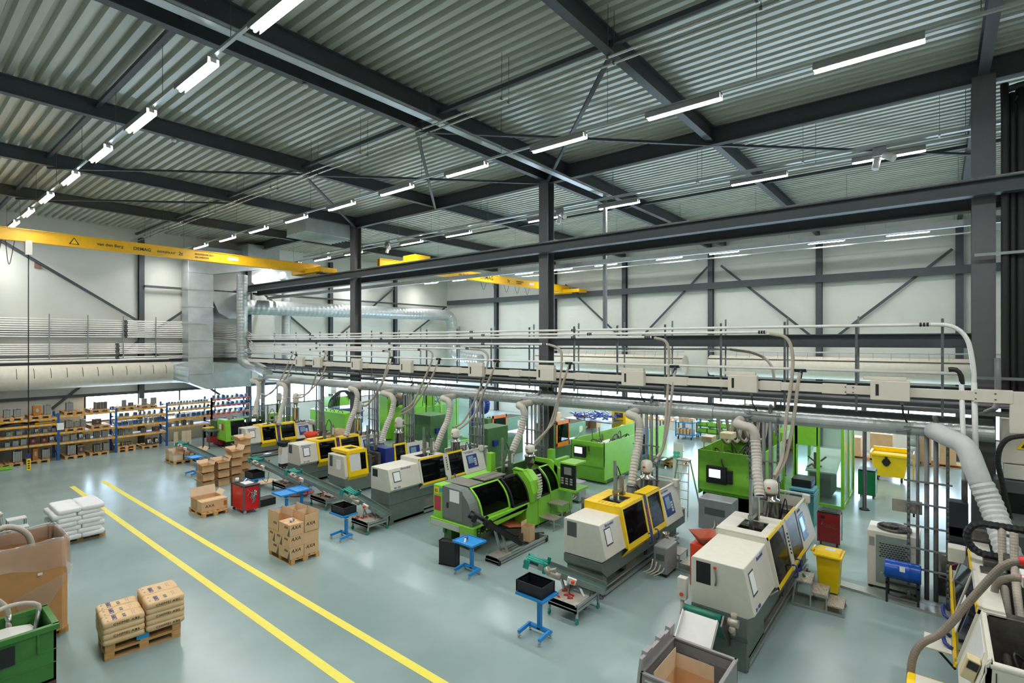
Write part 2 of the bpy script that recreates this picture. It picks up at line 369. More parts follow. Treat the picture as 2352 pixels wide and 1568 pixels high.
for (u0,z0,u1,z1,s_) in ((3.8,10.9,9.8,6.9,'l'),(9.8,6.0,13.5,8.9,'l'),(9.8,6.0,5.9,2.4,'l'),(9.8,5.6,14.8,1.9,'l'),(15.8,9.8,20.9,5.8,'l'),(21.8,5.8,27.8,10.4,'l'),(28.0,5.6,33.5,9,'l'),
    (22.2,10.2,17.1,5.8,'r'),(16.5,5.6,11.4,10.6,'r'),(5.0,5.6,10.6,10.6,'r'),(5.0,5.6,-.5,10.4,'r')):
    if k==11 or k==12: k+=0
    p0,p1=((u0,YF-.2,z0),(u1,YF-.2,z1)) if s_=='l' else ((XR-.22,u0,z0),(XR-.22,u1,z1))
    MB().bar((0,0,0),Vector(p1)-Vector(p0),.05,.13).th('wall_brace',struct_m,'dark diagonal brace bar on the %s wall, %s of that wall'%(('left','far right')[s_=='r'],ORD[k if s_=='l' else k-7]),'brace',p0,0,'%s wall braces'%('left' if s_=='l' else 'right')); k+=1
# crane runways
for i,(x,t) in enumerate(((15.38,'dark crane runway beam on the near side of the columns'),(16.28,'dark crane runway beam on the far side of the columns'))):
    r=thing('crane_runway',t,'crane rail',(x,0,0),0,'crane runway beams')
    m=MB(); ibeam(m,(0,YB+.05,9.38),(0,YF-.3,9.38),(.34,.5)[i],.32,.03); m.one('runway_beam',struct_m,r); boxp('rail',dsteel,r,-.03,.03,YB+.05,YF-.3,9.38,9.44)
    if i: boxp('conductor_rail',galv,r,.3,.42,YB+.05,YF-1,8.62,8.78)
# dark floor beams between the hall columns
for (z,h,t) in ((6.04,.34,'dark steel beam between columns, behind the upper white conveying pipes'),(4.8,.54,'dark steel beam between columns, behind the cream busbar trunking')):
    m=MB(); ibeam(m,(0,-.76,0),(0,YF-.3,0),h,.24,.025); m.th('cross_beam',struct_m,t,'steel beam',(15.9,0,z),0,'beams between hall columns')
# ------------------------------------------------------------------ lamps
def lamp_proto():
    t=thing('ceiling_light','x','light',(0,0,0))
    m=MB(); m.prism([(-.06,.1),(.06,.1),(.1,.06),(.1,-.05),(.094,-.05),(.094,.055),(-.094,.055),(-.094,-.05),(-.1,-.05),(-.1,.06)],'y',-.8,.8); m.one('reflector',M('reflector_grey','#8b8d8b',.4),t)
    m=MB(); m.cyl((.0,-.76,-.05),(0,.76,-.05),.025,n=8); tb=m.one('fluorescent_tube',tubem,t)
    m=MB(); m.box(-.05,.05,-.8,-.785,-.02,.1); m.box(-.05,.05,.785,.8,-.02,.1); m.one('end_cap',white,t)
    L=bpy.data.lights.new('tube_light','AREA'); L.shape='RECTANGLE'; L.size=.15; L.size_y=1.5; L.energy=LAMP_W; L.color=(1,.985,.94)
    lo=bpy.data.objects.new('tube_light',L); C.objects.link(lo); lo.parent=t; lo.location=(0,0,.02)
    return t
L0=lamp_proto(); used=[0]
ROWS=[(3.85,10.8,[-5.4,-2.1,1.15,4.4,7.62,10.75,13.95,17.2,20.5,23.9,27.2,30.3,33.5],'left'),
 (10.88,10.8,[-5.5,-2.25,.98,4.22,7.4,10.6,13.77,16.95,20.15,23.4,26.6,29.8,33.0],'middle'),
 (17.15,10.8,[-5.4,-2.2,1.07,4.29,9.02,12.33,17.2,20.5,25.5,28.7,32,34.2],'third'),
 (23.6,10.8,[-2.2,1.1,4.3,7.5,10.7,14,17.2,20.4,23.7,27,30.2,33.6],'hidden fourth'),
 (29.9,10.8,[1.13,4.36,9.27,12.42,16.64,20,23.3,26.5,29.8,33.2],'far')]
for x,z,ys,nm in ROWS:
    for i,y in enumerate(ys):
        lb='bright fluorescent lamp in the %s row under the roof, %s from the near end'%(nm,ORD[i])
        if not used[0]: used[0]=1; L0.location=(x,y,z); L0['label']=lb; L0['group']='lamps of the %s row'%nm
        else: dup(L0,(x,y,z),0,lb,'lamps of the %s row'%nm)
    r=thing('lighting_rail','long grey lighting rail carrying the %s row of lamps'%nm,'light rail',(x,0,z),0,'lighting rails')
    boxp('rail',galv,r,-.03,.03,-8,max(ys)+1.2,.09,.14)
    m=MB(); 
    yy=-7
    while yy<max(ys)+1: m.cyl((0,yy,.12),(0,yy,12.2-z),.006,n=5,cap=False); yy+=3.25
    m.one('suspension_wire',dsteel,r)
# cable trays under the roof
def tray(x,y0,y1,z,w,label,grp):
    t=thing('cable_tray',label,'cable tray',(x,0,z),0,grp)
    m=MB(); m.box(-w/2,w/2,y0,y1,0,.004); m.box(-w/2,-w/2+.005,y0,y1,0,.06); m.box(w/2-.005,w/2,y0,y1,0,.06); m.one('tray',galv,t)
    m=MB(); yy=y0+1
    while yy<y1: m.cyl((0,yy,0),(0,yy,12.2-z),.006,n=5,cap=False); m.box(-w/2-.02,w/2+.02,yy-.02,yy+.02,-.03,0); yy+=3
    m.one('hanger',strut,t)
tray(16.75,-4,30,10.95,.14,'narrow galvanised cable tray running along the hall beside the girder','cable trays')
tray(30.6,-2,24,10.6,.14,'narrow galvanised cable tray near the far right wall','cable trays')
t=thing('cable_ladder','bright galvanised cable ladder crossing the hall under the roof','cable tray',(0,9.55,11.2))
m=MB(); m.box(-2,17.2,-.12,-.112,0,.06); m.box(-2,17.2,.112,.12,0,.06); x=-2
while x<17.2: m.box(x,x+.03,-.12,.12,.005,.02); x+=.12
m.box(-2,17.2,-.12,.12,.0,.003); m.one('ladder_rail',galv,t)
m=MB().box(17.08,17.2,-.06,.06,-4.95,.03); m.one('drop_channel',strut,t)
for i,x in enumerate((8.72,8.96)):
    t=thing('ceiling_pipe',['silver pipe hung under the roof, left one of the pair','silver pipe hung under the roof, right one of the pair'][i],'pipe',(x,0,11.15),0,'twin ceiling pipes')
    MB().cyl((0,-9,0),(0,33,0),.025,n=10).one('pipe',spipe,t); m=MB(); y=-3
    while y<33: m.cyl((0,y,0),(0,y,1.0),.006,n=5,cap=False); m.cyl((0,y-.02,0),(0,y+.02,0),.035,n=10); y+=2.6
    m.one('hanger',dsteel,t)
# cctv / beamers on the tray
for i,(x,y) in enumerate(((16.75,1.12),(16.75,11.2),(16.75,21.8))):
    t=thing('spotlight',['white cylinder spotlight pair under the tray near the right column','white cylinder spotlight pair beside the middle column','white cylinder spotlight pair beside the far column'][i],'spotlight',(x,y,10.72),0,'spotlights on the cable tray')
    MB().cyl((0,0,0),(-.12,-.22,-.16),.09,n=16).one('lamp_head',white,t); MB().cyl((.1,.15,-.05),(.05,.2,-.32),.085,n=16).one('lamp_head',white,t); B(-.03,.06,-.05,.25,0,.22).one('bracket',strut,t)
# air unit at the roof, behind
t=thing('air_handling_box','grey slatted air box hung under the roof beside the far column','air vent',(14.3,24.2,11.1)); boxp('housing',galv,t,-1.2,1.2,-.9,.9,0,.7); 
for k in range(6): MB().slab((-1.25,-.8+k*.3,.0),(1,0,0),(0,.6,1),0,2.5,0,.2,0,.02).one('louvre',galv,t)
# ------------------------------------------------------------------ cranes
def crane(y,x0,x1,zt,label,texts,hoistx,rope):
    t=thing('bridge_crane',label,'crane',(x0,y,zt)); L=x1-x0
    m=MB(); m.box(0,L,-.14,.14,-.02,0); m.box(0,L,-.14,.14,-.48,-.45); m.box(0,L,-.1,-.085,-.45,-.02); m.box(0,L,.085,.1,-.45,-.02); m.one('bridge_girder',cyel,t)
    m=MB(); m.box(L-.9,L+.15,-1.5,1.4,-.54,-.3); m.one('end_carriage',cyel,t); MB().box(L-.6,L-.1,-1.0,-.7,-.6,-.2).one('travel_motor',dblue,t)
    m=MB(); m.box(hoistx-.5,hoistx+.5,-.8,.2,.02,.35); m.box(hoistx-.2,hoistx+.3,.2,.7,-.1,.2); m.one('hoist_trolley',cyel,t)
    for (s,x,z,sz,m_) in texts: txt(s,sz,m_,t,(x,-.105,z),*RS,bold=.014 if 'EMA' in s else .01)
    return t
c1=crane(27.0,XL+.1,16.0,10.12,'long yellow overhead travelling crane across the left hall',[('van den Berg',12.84,-.3,.17,ink),('DEMAG',14.09,-.32,.19,ink),('BEDRIJFSLAST',14.98,-.31,.12,ink),('2t',15.82,-.33,.22,ink),('BOUWJAAR 2011',16.5,-.22,.11,ink),('EN 1090970T',16.5,-.37,.11,ink)],9,0)
m=MB(); m.prism([(11.93,-.38),(12.27,-.38),(12.1,-.1)],'y',-.112,-.106); m.one('warning_triangle',ink,c1); m=MB(); m.prism([(11.99,-.355),(12.21,-.355),(12.1,-.15)],'y',-.116,-.11); m.one('triangle_face',yellow,c1)
boxp('sticker',white,c1,17.95,18.45,-.115,-.105,-.3,-.16)
c2=crane(21.6,16.0,33.2,9.98,'yellow overhead travelling crane in the right hall, behind the columns',[('van den Berg',5.5,-.3,.2,ink),('DEMAG',7.35,-.33,.34,ink),('5t',9.9,-.33,.3,ink),('BOUWJAAR 2011',10.8,-.22,.1,ink),('EN 1090970T',10.8,-.35,.1,ink)],2.2,0)
boxp('sticker',white,c2,12.2,12.75,-.115,-.105,-.32,-.16)
m=MB()
for k in range(5): x=7.6+k*1.1; m.tube([(x,.1,-.5),(x+.25,.1,-.95),(x+.5,.1,-.5)],.012,n=5)
m.one('festoon_cable',black,c2)
m=MB()
for k in range(3): x=9.4+k*.35; m.tube([(x,-.1,-.5),(x+.1,-.1,-1.4),(x+.25,-.1,-.5)],.012,n=5)
m.one('festoon_cable',black,c1)
t=thing('pendant_control','yellow and black crane pendant control hanging on a long cable by the racks','crane control',(3.84,26.9,0.95))
B(-.06,.06,-.05,.05,0,.45).one('control_box',yellow,t,.015); B(-.05,.05,-.06,.04,.45,.62).one('grip',dblue,t); MB().cyl((0,0,.5),(0,0,8.2),.018,n=6).one('cable',black,t); B(-.1,.1,-.08,.08,8.2,8.75).one('cable_holder',cream,t)
for k in range(4): B(-.03,.03,-.056,-.05,.06+k*.09,.11+k*.09).one('button',ink,t)
# ------------------------------------------------------------------ ducts
def spiral(pts,r,pitch,label,name='round_duct',mat=galv,curve=True,grp=None,n=24,step=.25):
    p0=Vector(pts[0]); m=MB().tube([Vector(p)-p0 for p in pts],r,n=n,step=step,ridge=(pitch,.03),curve=curve)
    return m.th(name,mat,label,'air duct',tuple(p0),0,grp)
spiral([(14.6,33.6,8.0),(20,33.6,8.05),(26,33.6,8.1),(31.6,33.6,8.15),(32.4,33.5,7.9),(32.6,33.4,7.2),(32.6,33.4,5.6),(32.6,32.6,4.6),(32.6,30,4.3)],.46,.32,'large silver spiral duct along the left wall, turning down at the far corner')
spiral([(14.4,33,9.9),(14.4,33,7),(14.4,33,5.2),(14.5,32.9,4.6),(15.0,32.2,4.25),(15.0,31,3.95)],.3,.2,'silver vertical spiral duct in front of the rectangular duct',n=20)
spiral([(17.2,33.6,10.2),(17.65,33.9,9.9),(17.7,34.0,9.2),(17.7,34.0,7),(17.7,34,3.9)],.28,.2,'silver vertical spiral duct right of the runway end',n=20)
spiral([(15.0,31.2,3.68),(15.0,20,3.74),(15.0,4.9,3.85)],.2,.15,'long silver spiral duct above the machines, far length',n=20,grp='duct over the machine row')
spiral([(15.0,4.9,3.86),(15.0,3,3.87),(15.0,-.9,3.89)],.17,.15,'long silver spiral duct above the machines, near length',n=20,grp='duct over the machine row')
t=thing('rectangular_duct','tall square galvanised air duct rising on the left wall','air duct',(12.4,34.5,0))
m=MB(); m.box(-.62,.75,-.5,.5,3.9,9.9); m.one('riser',galv,t,.02)
m=MB(); 
for z in (4.9,5.9,6.9,7.9,8.9): m.box(-.65,.78,-.53,.5,z,z+.05)
m.one('flange',galv,t)
m=MB(); m.prism([(-.62,9.9),(.75,9.9),(3.6,10.5),(3.6,11.6),(0,11.5),(-.45,11.1),(-.62,10.5)],'y',-.5,.5); m.one('top_bend',galv,t,.02)
m=MB(); m.box(2.4,4.4,-1.4,.5,11.0,11.9); m.one('plenum',galv,t,.02)
m=MB(); m.prism([(.75,8.9),(3.0,8.9),(3.0,7.6),(2.4,7.3),(1.7,7.25),(1.1,7.6),(.78,8.3)],'y',-.4,.35); m.one('branch_bend',galv,t,.02)
m=MB(); m.prism([(-.62,3.9),(.75,3.9),(.75,4.6),(3.0,4.4),(3.0,3.0),(.4,2.98),(-.5,3.4)],'y',-.48,.48); m.one('lower_bend',galv,t,.02)
m=MB(); a=Vector((-1.4,-.1,4.08)); rr=[[a+Vector((0,.6*math.cos(2*PI*i/16),.6*math.sin(2*PI*i/16))) for i in range(16)]]
q=[]; 
for i in range(16):
    c_,s_=math.cos(2*PI*i/16),math.sin(2*PI*i/16); k=max(abs(c_),abs(s_)); q.append(Vector((-.6,.5*c_/k,4.05+.62*s_/k)))
m.loft([rr[0],q],smooth=False); m.one('transition_cone',galv,t)
t=thing('textile_duct','big beige fabric air duct hanging along the left wall above the racks','air duct',(0,34.4,4.08)); m=MB().cyl((-6.5,0,0),(10.99,0,0),.6,n=28); m.one('fabric_tube',textile,t)
m=MB(); x=-5.5
while x<10.9: m.tube([(x,-.42,.45),(x,-.56,.25),(x,-.61,-.02)],.012,n=4); x+=.62
m.one('strap',dsteel,t); MB().cyl((-6.5,0,.78),(10.9,0,.78),.045,n=10).one('suspension_rail',white,t)
for i,(y0,y1,t_) in enumerate(((12.6,24.2,'beige fabric air duct along the far right wall, left length'),(-6,11.0,'beige fabric air duct along the far right wall, right length'))):
    t=thing('textile_duct',t_,'air duct',(33.0,0,4.35+i*.05),0,'fabric ducts on the right wall'); m=MB().lathe([(0,0)],n=3) if 0 else MB()
    m.cyl((0,y0,0),(0,y1,0),.62,n=26); m.one('fabric_tube',textile,t); MB().cyl((-.2,y0,.85),(-.2,y1,.85),.035,n=8).one('suspension_rail',M('rail_blue_white','#b9c6cc',.4),t)
    m=MB(); y=y0+.4
    while y<y1: m.bar((-.2,y,.85),(-.45,y,.3),.012); y+=.75
    m.bar((-.5,y0,.42),(-.5,y1,.42),.03,.05); m.one('strap',dsteel,t)
# smoke detectors on the rafters
for i,(x,y) in enumerate(((6.3,11.24),(5.6,17.24),(6.0,23.24),(16.3,4.4))):
    MB().lathe([(.0,-.05),(.05,-.05),(.07,0),(.05,.03)],n=14).th('smoke_detector',white,['white smoke detector under the rafter of the middle column','white smoke detector under the next rafter left','white smoke detector under the rafter of the far column','white smoke detector near the girder joint'][i],'smoke detector',(x,y,11.7),0,'smoke detectors')
# ================================================================== conveying pipes, trunking, drops
PX=14.6; X0=XL+.1
WHO=['near white machine','yellow-hooded machine','green machine with curved windows','white machine with yellow trim','short yellow machine','machine with two yellow doors','rear white and yellow machine','rear green machine']
ends=[(6.22,.15,0),(6.09,3.45,1),(5.98,6.6,2),(5.76,10.35,3),(5.58,14.0,4),(5.5,16.8,5),(5.42,19.2,6),(5.34,24.1,7),(5.26,27.3,8)]
hoses={1:[(14.6,3.38,6.05),(14.6,3.0,5.95),(14.6,2.86,5.6),(14.55,2.85,5.0),(14.4,2.95,3.95),(14.2,3.0,3.0),(13.75,3.08,2.62)],
 2:[(14.6,6.5,5.96),(14.6,6.15,5.85),(14.6,6.05,5.5),(14.6,6.07,4.8),(14.5,6.1,3.64),(14.45,6.17,2.8),(14.2,6.25,2.55)],
 3:[(14.6,10.3,5.75),(14.6,9.9,5.62),(14.6,9.76,5.35),(14.55,9.8,4.45),(14.5,9.96,3.3),(14.4,10.2,2.9),(14.15,10.55,2.45)],
 4:[(14.6,14,5.57),(14.6,13.3,5.5),(14.6,13.05,5.2),(14.55,13.25,4.45),(14.5,13.65,3.6),(14.35,14.1,2.8),(13.9,14.2,2.62)],
 5:[(14.6,16.8,5.56),(14.6,16.3,5.48),(14.6,16.1,5.2),(14.5,16.5,4.3),(14.5,17.2,3.3),(14.4,17.9,2.85)],
 6:[(14.6,19.2,5.42),(14.6,18.9,5.3),(14.5,19.24,4.2),(14.5,19.9,3.3),(14.3,20.5,3.05)],
 7:[(14.6,24.1,5.34),(14.6,24.15,5.1),(14.5,24.8,4.1),(14.5,25.5,3.2),(14.35,26.4,3.0)],
 8:[(14.6,27.3,5.26),(14.6,27.4,5.1),(14.5,28.2,4.0),(14.4,29.2,3.0),(14.2,30.1,2.7)]}
hoses2={1:[(14.6,2.66,5.13),(14.55,2.72,4.8),(14.5,2.8,3.95),(14.3,2.95,2.95),(13.8,3.1,2.5)],
 2:[(14.6,5.86,5.1),(14.55,5.93,4.5),(14.5,6.05,3.4),(14.45,6.2,2.7),(14.2,6.3,2.4)],
 3:[(14.6,9.44,5.14),(14.5,9.75,4.2),(14.5,10.2,3.0),(14.15,10.6,2.3)],
 4:[(14.6,12.6,5.12),(14.5,13.0,4.3),(14.5,13.75,3.0),(13.95,14.2,2.4)],
 5:[(14.6,15.7,5.1),(14.5,16.22,4.15),(14.5,17.2,3.1),(14.4,17.9,2.7)],
 6:[(14.6,18.7,5.1),(14.5,19.3,4),(14.4,20.2,3),(14.3,20.6,2.9)],
 7:[(14.6,23.74,5.1),(14.5,24.4,3.95),(14.4,25.8,3.0),(14.3,26.5,2.85)],
 8:[(14.6,26.93,5.1),(14.5,27.96,3.8),(14.3,29.6,2.8),(14.2,30.2,2.6)]}
def coupling(m,y,z,x=PX):
    for d in (-.09,-.03,.03): m.cyl((x,y+d,z),(x,y+d+.04,z),.046,n=10)
for i,(z,y,k) in enumerate(ends):
    zw=6.98-.11*i
    t=thing('conveying_pipe','white conveying pipe, %s from the top, ending above the %s'%(ORD[i],(['big right-hand machine']+WHO)[k]),'pipe',(0,0,0),0,'white conveying pipes above the machines')
    m=MB()
    pts=[(X0,34.9,zw),(0,34.9,zw),(12.6,34.9,zw),(14.0,34.8,zw-.02),(14.75-.0,34.45,zw-.1),(14.9-i*.0,33.6,(zw+z)/2),(PX+.05,32.2,z+.03),(PX,30.5,z),(PX,y,z)]
    m.tube(pts,.038,n=8,step=.8); m.one('pipe',wpipe,t)
    if k==0: MB().tube([(PX,.15,6.22),(PX,-.2,6.18),(PX,-.45,5.9),(PX,-.55,5.3),(PX,-.56,4.9)],.045,n=10).one('bend',wpipe,t); MB().cyl((PX,-.56,5.0),(PX,-.6,2.9),.05,n=12).one('drop_pipe',white,t)
    else:
        MB().tube(hoses[k],.04,n=8,ridge=(.05,.06)).one('hose',hose,t)
    m=MB()
    for d in (-.1,-.03,.04): m.cyl((8.95+(i%2)*.02+d,34.9,zw),(8.95+(i%2)*.02+d+.045,34.9,zw),.055,n=10)
    coupling(m,y+.12,z)
    for yy in (9.3,13.9,19.5,25.5):
        if yy>y+.6 and (i%3!=1 or yy<14): coupling(m,yy-.6*(i%2),z)
    coupling(m,0,0) if 0 else None
    m.one('coupling',black,t)
for i in range(8):
    z=5.7-.1*i-(.12 if i>5 else 0)
    t=thing('conveying_pipe','white conveying pipe on the left wall, lower group, %s from its top'%ORD[i],'pipe',(0,34.9,z),0,'white pipes on the left wall')
    MB().tube([(X0,0,0),(12.6,0,0),(14.1,-.1,0),(14.9,-.6,0),(15.1,-1.6,0)],.038,n=8,step=.8).one('pipe',wpipe,t)
    m=MB(); xx=8.6+(i%2)*.02
    for d in (-.09,-.03,.03): m.cyl((xx+d,0,0),(xx+d+.04,0,0),.05,n=10)
    m.one('coupling',black,t)
t=thing('vacuum_pipe','thin white vacuum pipe running above the cream trunking, with black tees','pipe',(PX,0,5.14))
m=MB().cyl((0,33,0),(0,-.3,.03),.036,n=8); m.one('pipe',wpipe,t)
for k in hoses2:
    h=hoses2[k]; m=MB(); y=h[0][1]; m.cyl((0,y+.16,0),(0,y-.12,0),.05,n=10); m.cyl((0,y,0),(0,y+.03,-.2),.05,n=10); m.one('tee',black,t)
for k in hoses2:
    o=hoses2[k][0]; MB().tube([Vector(p)-Vector(o) for p in hoses2[k]],.04,n=8,ridge=(.05,.06)).th('vacuum_hose',hose,'grey-beige vacuum hose hanging from the thin pipe to the %s'%WHO[k-1],'hose',o,0,'vacuum hoses')
MB().tube([(0,0,0),(0,-.12,.0),(0,-.2,-.12),(0,-.22,-.3)],.05,n=10).th('hose_bend',black,'black pipe bend above the right-hand white drop pipe','pipe fitting',(PX,-.15,5.25))
MB().cyl((0,0,0),(-.1,-.06,-2.6),.045,n=12).th('drop_pipe',white,'white drop pipe hanging left of its twin at the near column','pipe',(PX,-.36,5.0))
# second row of pipes behind
t=thing('conveying_pipe','dark-looking conveying pipe behind the columns, bending down in the middle','pipe',(16.1,0,0),0)
MB().tube([(0,33,5.55),(0,10,5.6),(0,4.8,5.62)],.032,n=8,step=1).one('pipe',spipe,t); MB().tube([(0,4.8,5.62),(0,4.1,5.5),(0,3.7,5.2),(0,3.6,4.6),(0,3.55,3.2)],.04,n=8,ridge=(.05,.06)).one('hose',hose,t)
# busbar trunking
t=thing('busbar_trunking','long cream busbar trunking with joints, running above the machines','trunking',(PX,0,4.62))
boxp('trunk',trunk,t,-.06,.06,-1.1,33.5,0,.2,.01)
m=MB(); 
for y in (30,27,24,21,18,15,12,9.2,6,3.6,2.2): m.box(-.075,.07,y-.5,y,-.02,.22)
m.box(-.075,.06,-1.15,-.55,-.03,.24); m.one('joint_cover',trunk,t,.01)
m=MB(); m.box(-.065,.07,-1.35,-1.1,-.62,.22); m.one('down_leg',trunk,t,.01)
m=MB()
for y in (1.7,1.55,-.6,-.9): 
    for z in (.03,.15): m.box(-.08,-.07,y,y+.03,z,z+.02)
m.one('screw',ink,t)
for i,y in enumerate((.86,3.99,7.1,10.3,13.52,17.57,21.2,24.6,26.3)):
    lb='cream tap-off box with black window on the busbar, %s from the right'%ORD[i]
    if i==0:
        t=TB=thing('tap_off_box',lb,'electrical box',(PX-.1,y,4.55),0,'tap-off boxes')
        B(-.12,.04,-.36,.36,-.02,.42).one('housing',trunk,t,.015); B(-.125,-.118,.2,.26,.08,.34).one('window_strip',ink,t)
        B(-.02,.1,-.3,.5,.42,.5).one('lid',trunk,t,.01); MB().cyl((-.04,-.22,-.02),(-.04,-.22,-.1),.04,n=10).one('gland',pvc,t)
        MB().tube([(-.04,-.22,-.1),(-.04,-.24,-.3),(.1,-.3,-.5)],.02,n=6).one('cable',black,t)
    else: dup(TB,(PX-.1,y,4.55),0,lb)
# vertical support channels
k=0
for y in (-.05,1.52,3.05,4.63,6.22,7.77,9.35,11.21,13,14.8,16.6,18.4,20.4,22.4,24.8,27.2,29.6):
    m=MB(); m.box(-.02,.02,-.025,-.02,0,2.15); m.box(-.02,.02,.02,.025,0,2.15); m.box(.015,.02,-.025,.025,0,2.15)
    z=0.02
    while z<2.1: m.box(-.021,-.015,-.012,.012,z,z+.05); z+=.1
    m.th('support_channel',strut,'vertical slotted channel holding the white pipes, %s from the right'%ORD[k],'bracket',(PX+.12,y,4.2),0,'slotted channels on the pipe run'); k+=1
for i,y in enumerate((1.61,3.25,4.91,6.54,8.2,10,12,14,16,18.5)):
    B(-.02,.02,-.02,.02,0,2.2).th('support_channel',strut,'thin vertical channel behind the beams, %s from the right'%ORD[i],'bracket',(16.04,y,4.3),0,'channels behind the beams')
for i,(x,z,r,t_) in enumerate(((14.95,4.3,.055,'grey plastic water pipe under the dark beam, front one'),(15.4,4.42,.05,'grey plastic water pipe under the dark beam, rear one'))):
    MB().tube([(0,33,-.02),(0,15,0),(0,.1-.9*i,.03),(0,-.6,.03)]+([(0,-.85,.1),(.1,-.95,.3),(.1,-.95,1.2)] if i==0 else []),r,n=12,step=1.0).th('water_pipe',pvc,t_,'pipe',(x,0,z),0,'grey water pipes')
MB().box(-.12,.12,-.9,33,0,.09).th('cable_duct',base2,'dark cable duct running just above the silver spiral duct','cable duct',(15.43,0,3.97))
MB().box(-.12,.12,-.9,3.4,.09,.18).th('cable_duct',base2,'thicker dark cable duct end above the silver duct at the right','cable duct',(15.43,0,3.97))
for i,x in enumerate((3.8,5.75,7.3,8.85,10.4)): MB().box(-.02,.02,-.02,.02,0,2.3).th('support_channel',strut,'vertical slotted channel holding the left wall pipes, %s from the left'%ORD[i],'bracket',(x,34.82,4.95),0,'channels on the left wall')
B(-.13,.13,0,.06,0,.3).th('alarm_box',M('alarm_brown','#8d6a5c',.5),'small brown framed box on the left wall under the yellow crane','box',(5.4,35.3,9.55))
# fume arms
arms=[((14.75,4.14,3.74),(14.0,3.57,3.77),(13.3,3.29,2.2),'M7'),((14.75,7.17,3.72),(14.0,6.67,3.67),(13.3,6.59,1.9),'M6'),((14.75,11.25,3.68),(14.0,10.86,3.63),(13.3,11.05,1.75),'M5'),((14.75,15.08,3.66),(14,14.43,3.6),(13.3,14.52,1.8),''),((14.75,18.95,3.63),(14,17.84,3.63),(13.3,17.79,1.7),''),((14.75,21.31,3.7),(14,20.43,3.6),(13.3,20.28,1.7),''),((14.75,28.1,3.6),(14,26.9,3.51),(13.3,26.31,1.6),''),((14.75,31.28,3.6),(14,29.95,3.6),(13.3,28.9,1.8),'')]
for i,(j,e,b_,_) in enumerate(arms):
    j,e,b_=map(Vector,(j,e,b_)); t=thing('extraction_pipe','grey-beige flexible extraction hose dropping from the silver duct to the %s'%WHO[i],'extraction hose',tuple(j),0,'extraction hoses')
    d=(e-j); dy=d.y; m=MB().tube([(0.15,.0,0),(0,0,0),(-.45,dy*.12,0),(-.7,dy*.25,.0),(-.8,dy*.55,-.02),(-.8,dy*.85,-.06),(-.79,dy,-.2),(-.78,dy*1.02,-.36)],.115,n=16,step=.08); m.one('elbow',duct,t)
    e2=Vector((-.78,dy*1.02,-.34)); bb=b_-j; mid=e2.lerp(bb,.5)+Vector((-.03,0,-.1)); m=MB().tube([e2,e2.lerp(mid,.5)+Vector((.05,0,-.06)),mid,bb],.108,n=18,ridge=(.085,.13)); m.one('flexible_hose',duct,t)
    MB().cyl(bb+Vector((0,0,.03)),bb+Vector((0,0,-.05)),.13,n=14).one('nozzle',strut,t)
# big hose on the right
t=thing('extraction_hose','large pale grey flexible hose dropping from the duct end into the right-hand machine','extraction hose',(0,0,0))
MB().tube([(15.0,.1,3.85),(14.55,.04,3.9),(14.4,-.1,3.84),(14.2,-.4,3.7),(14.05,-.55,3.3),(14,-.64,3.0)],.19,n=18,step=.08).one('elbow',ductg,t)
MB().tube([(14,-.64,3.02),(13.85,-.8,2.6),(13.3,-.98,1.95),(12.8,-1.05,1.5)],.19,n=20,ridge=(.11,.1)).one('flexible_hose',ductg,t)
# service drop racks
for i,(y,zt) in enumerate(((.18,3.98),(3.55,3.98),(6.85,4.0),(11.05,3.95),(13.85,3.9),(17.9,3.85),(20.4,3.85),(25.0,3.8),(28.4,3.8),(31.4,3.8))):
    t=thing('service_rack','slotted steel rack carrying grey pipes down beside the %s'%(['right-hand machine']+WHO+['green machine in the far corner'])[i],'pipe rack',(14.85,y,0),0,'service drop racks')
    for u in (-.32,.36):
        m=MB(); m.box(-.025,.025,u-.03,u-.022,0,zt); m.box(-.025,.025,u+.022,u+.03,0,zt); m.box(.018,.025,u-.03,u+.03,0,zt); z=.05
        while z<zt-.1: m.box(-.025,-.02,u-.03,u+.03,z,z+.055); z+=.13
        m.one('upright',strut,t)
    m=MB()
    for z in (.75,1.2,1.7,2.2,2.7,zt-.08): m.box(-.03,.0,-.4,.45,z,z+.04)
    m.one('crossbar',strut,t)
    for u,r in ((-.12,.045),(.04,.045),(.2,.03)):
        MB().cyl((.06,u,.1),(.06,u,zt-.05 if i else 3.9),r,n=10).one('drop_pipe',pvc,t)
    MB().tube([(0.06,-.12,zt-.1),(.06,-.12,zt+.1),(.2,-.1,zt+.18)],.05,n=8).one('pipe_bend',pvc,t)
    MB().cyl((-.05,.6,zt-.18),(.1,-.35,zt+.05),.02,n=8).one('bracket_tube',strut,t)
    boxp('foot_plate',strut,t,-.1,.1,-.45,.5,0,.03)
# black pipes beside near column, far right
for i,(x,y,r,z1) in enumerate(((15.5,-1.1,.07,11.2),(15.55,-1.22,.055,11.0),(15.6,-1.36,.09,11.1))):
    MB().tube([(0,0,0),(0,0,z1-4.5),(0,0,z1-4.1),(.05,-.2,z1-3.98),(.1,-1.2,z1-3.9)],r,n=12,step=.3).th('insulated_pipe',black2,'black insulated pipe beside the near column, %s from the column'%ORD[i],'pipe',(x,y,4.1),0,'black insulated pipes')
t=thing('slotted_channel','tall slotted channel with cables at the right edge','bracket',(15.5,-1.52,4.0)); m=MB(); m.box(-.03,.03,-.04,-.03,0,6); m.box(-.03,.03,.03,.04,0,6); m.box(.02,.03,-.04,.04,0,6); m.one('channel',strut,t)
MB().cyl((0,0,-.4),(0,0,7),.05,n=10).th('steel_pipe',pvc,'bare grey pipe at the far right edge','pipe',(15.6,-1.72,4.2))
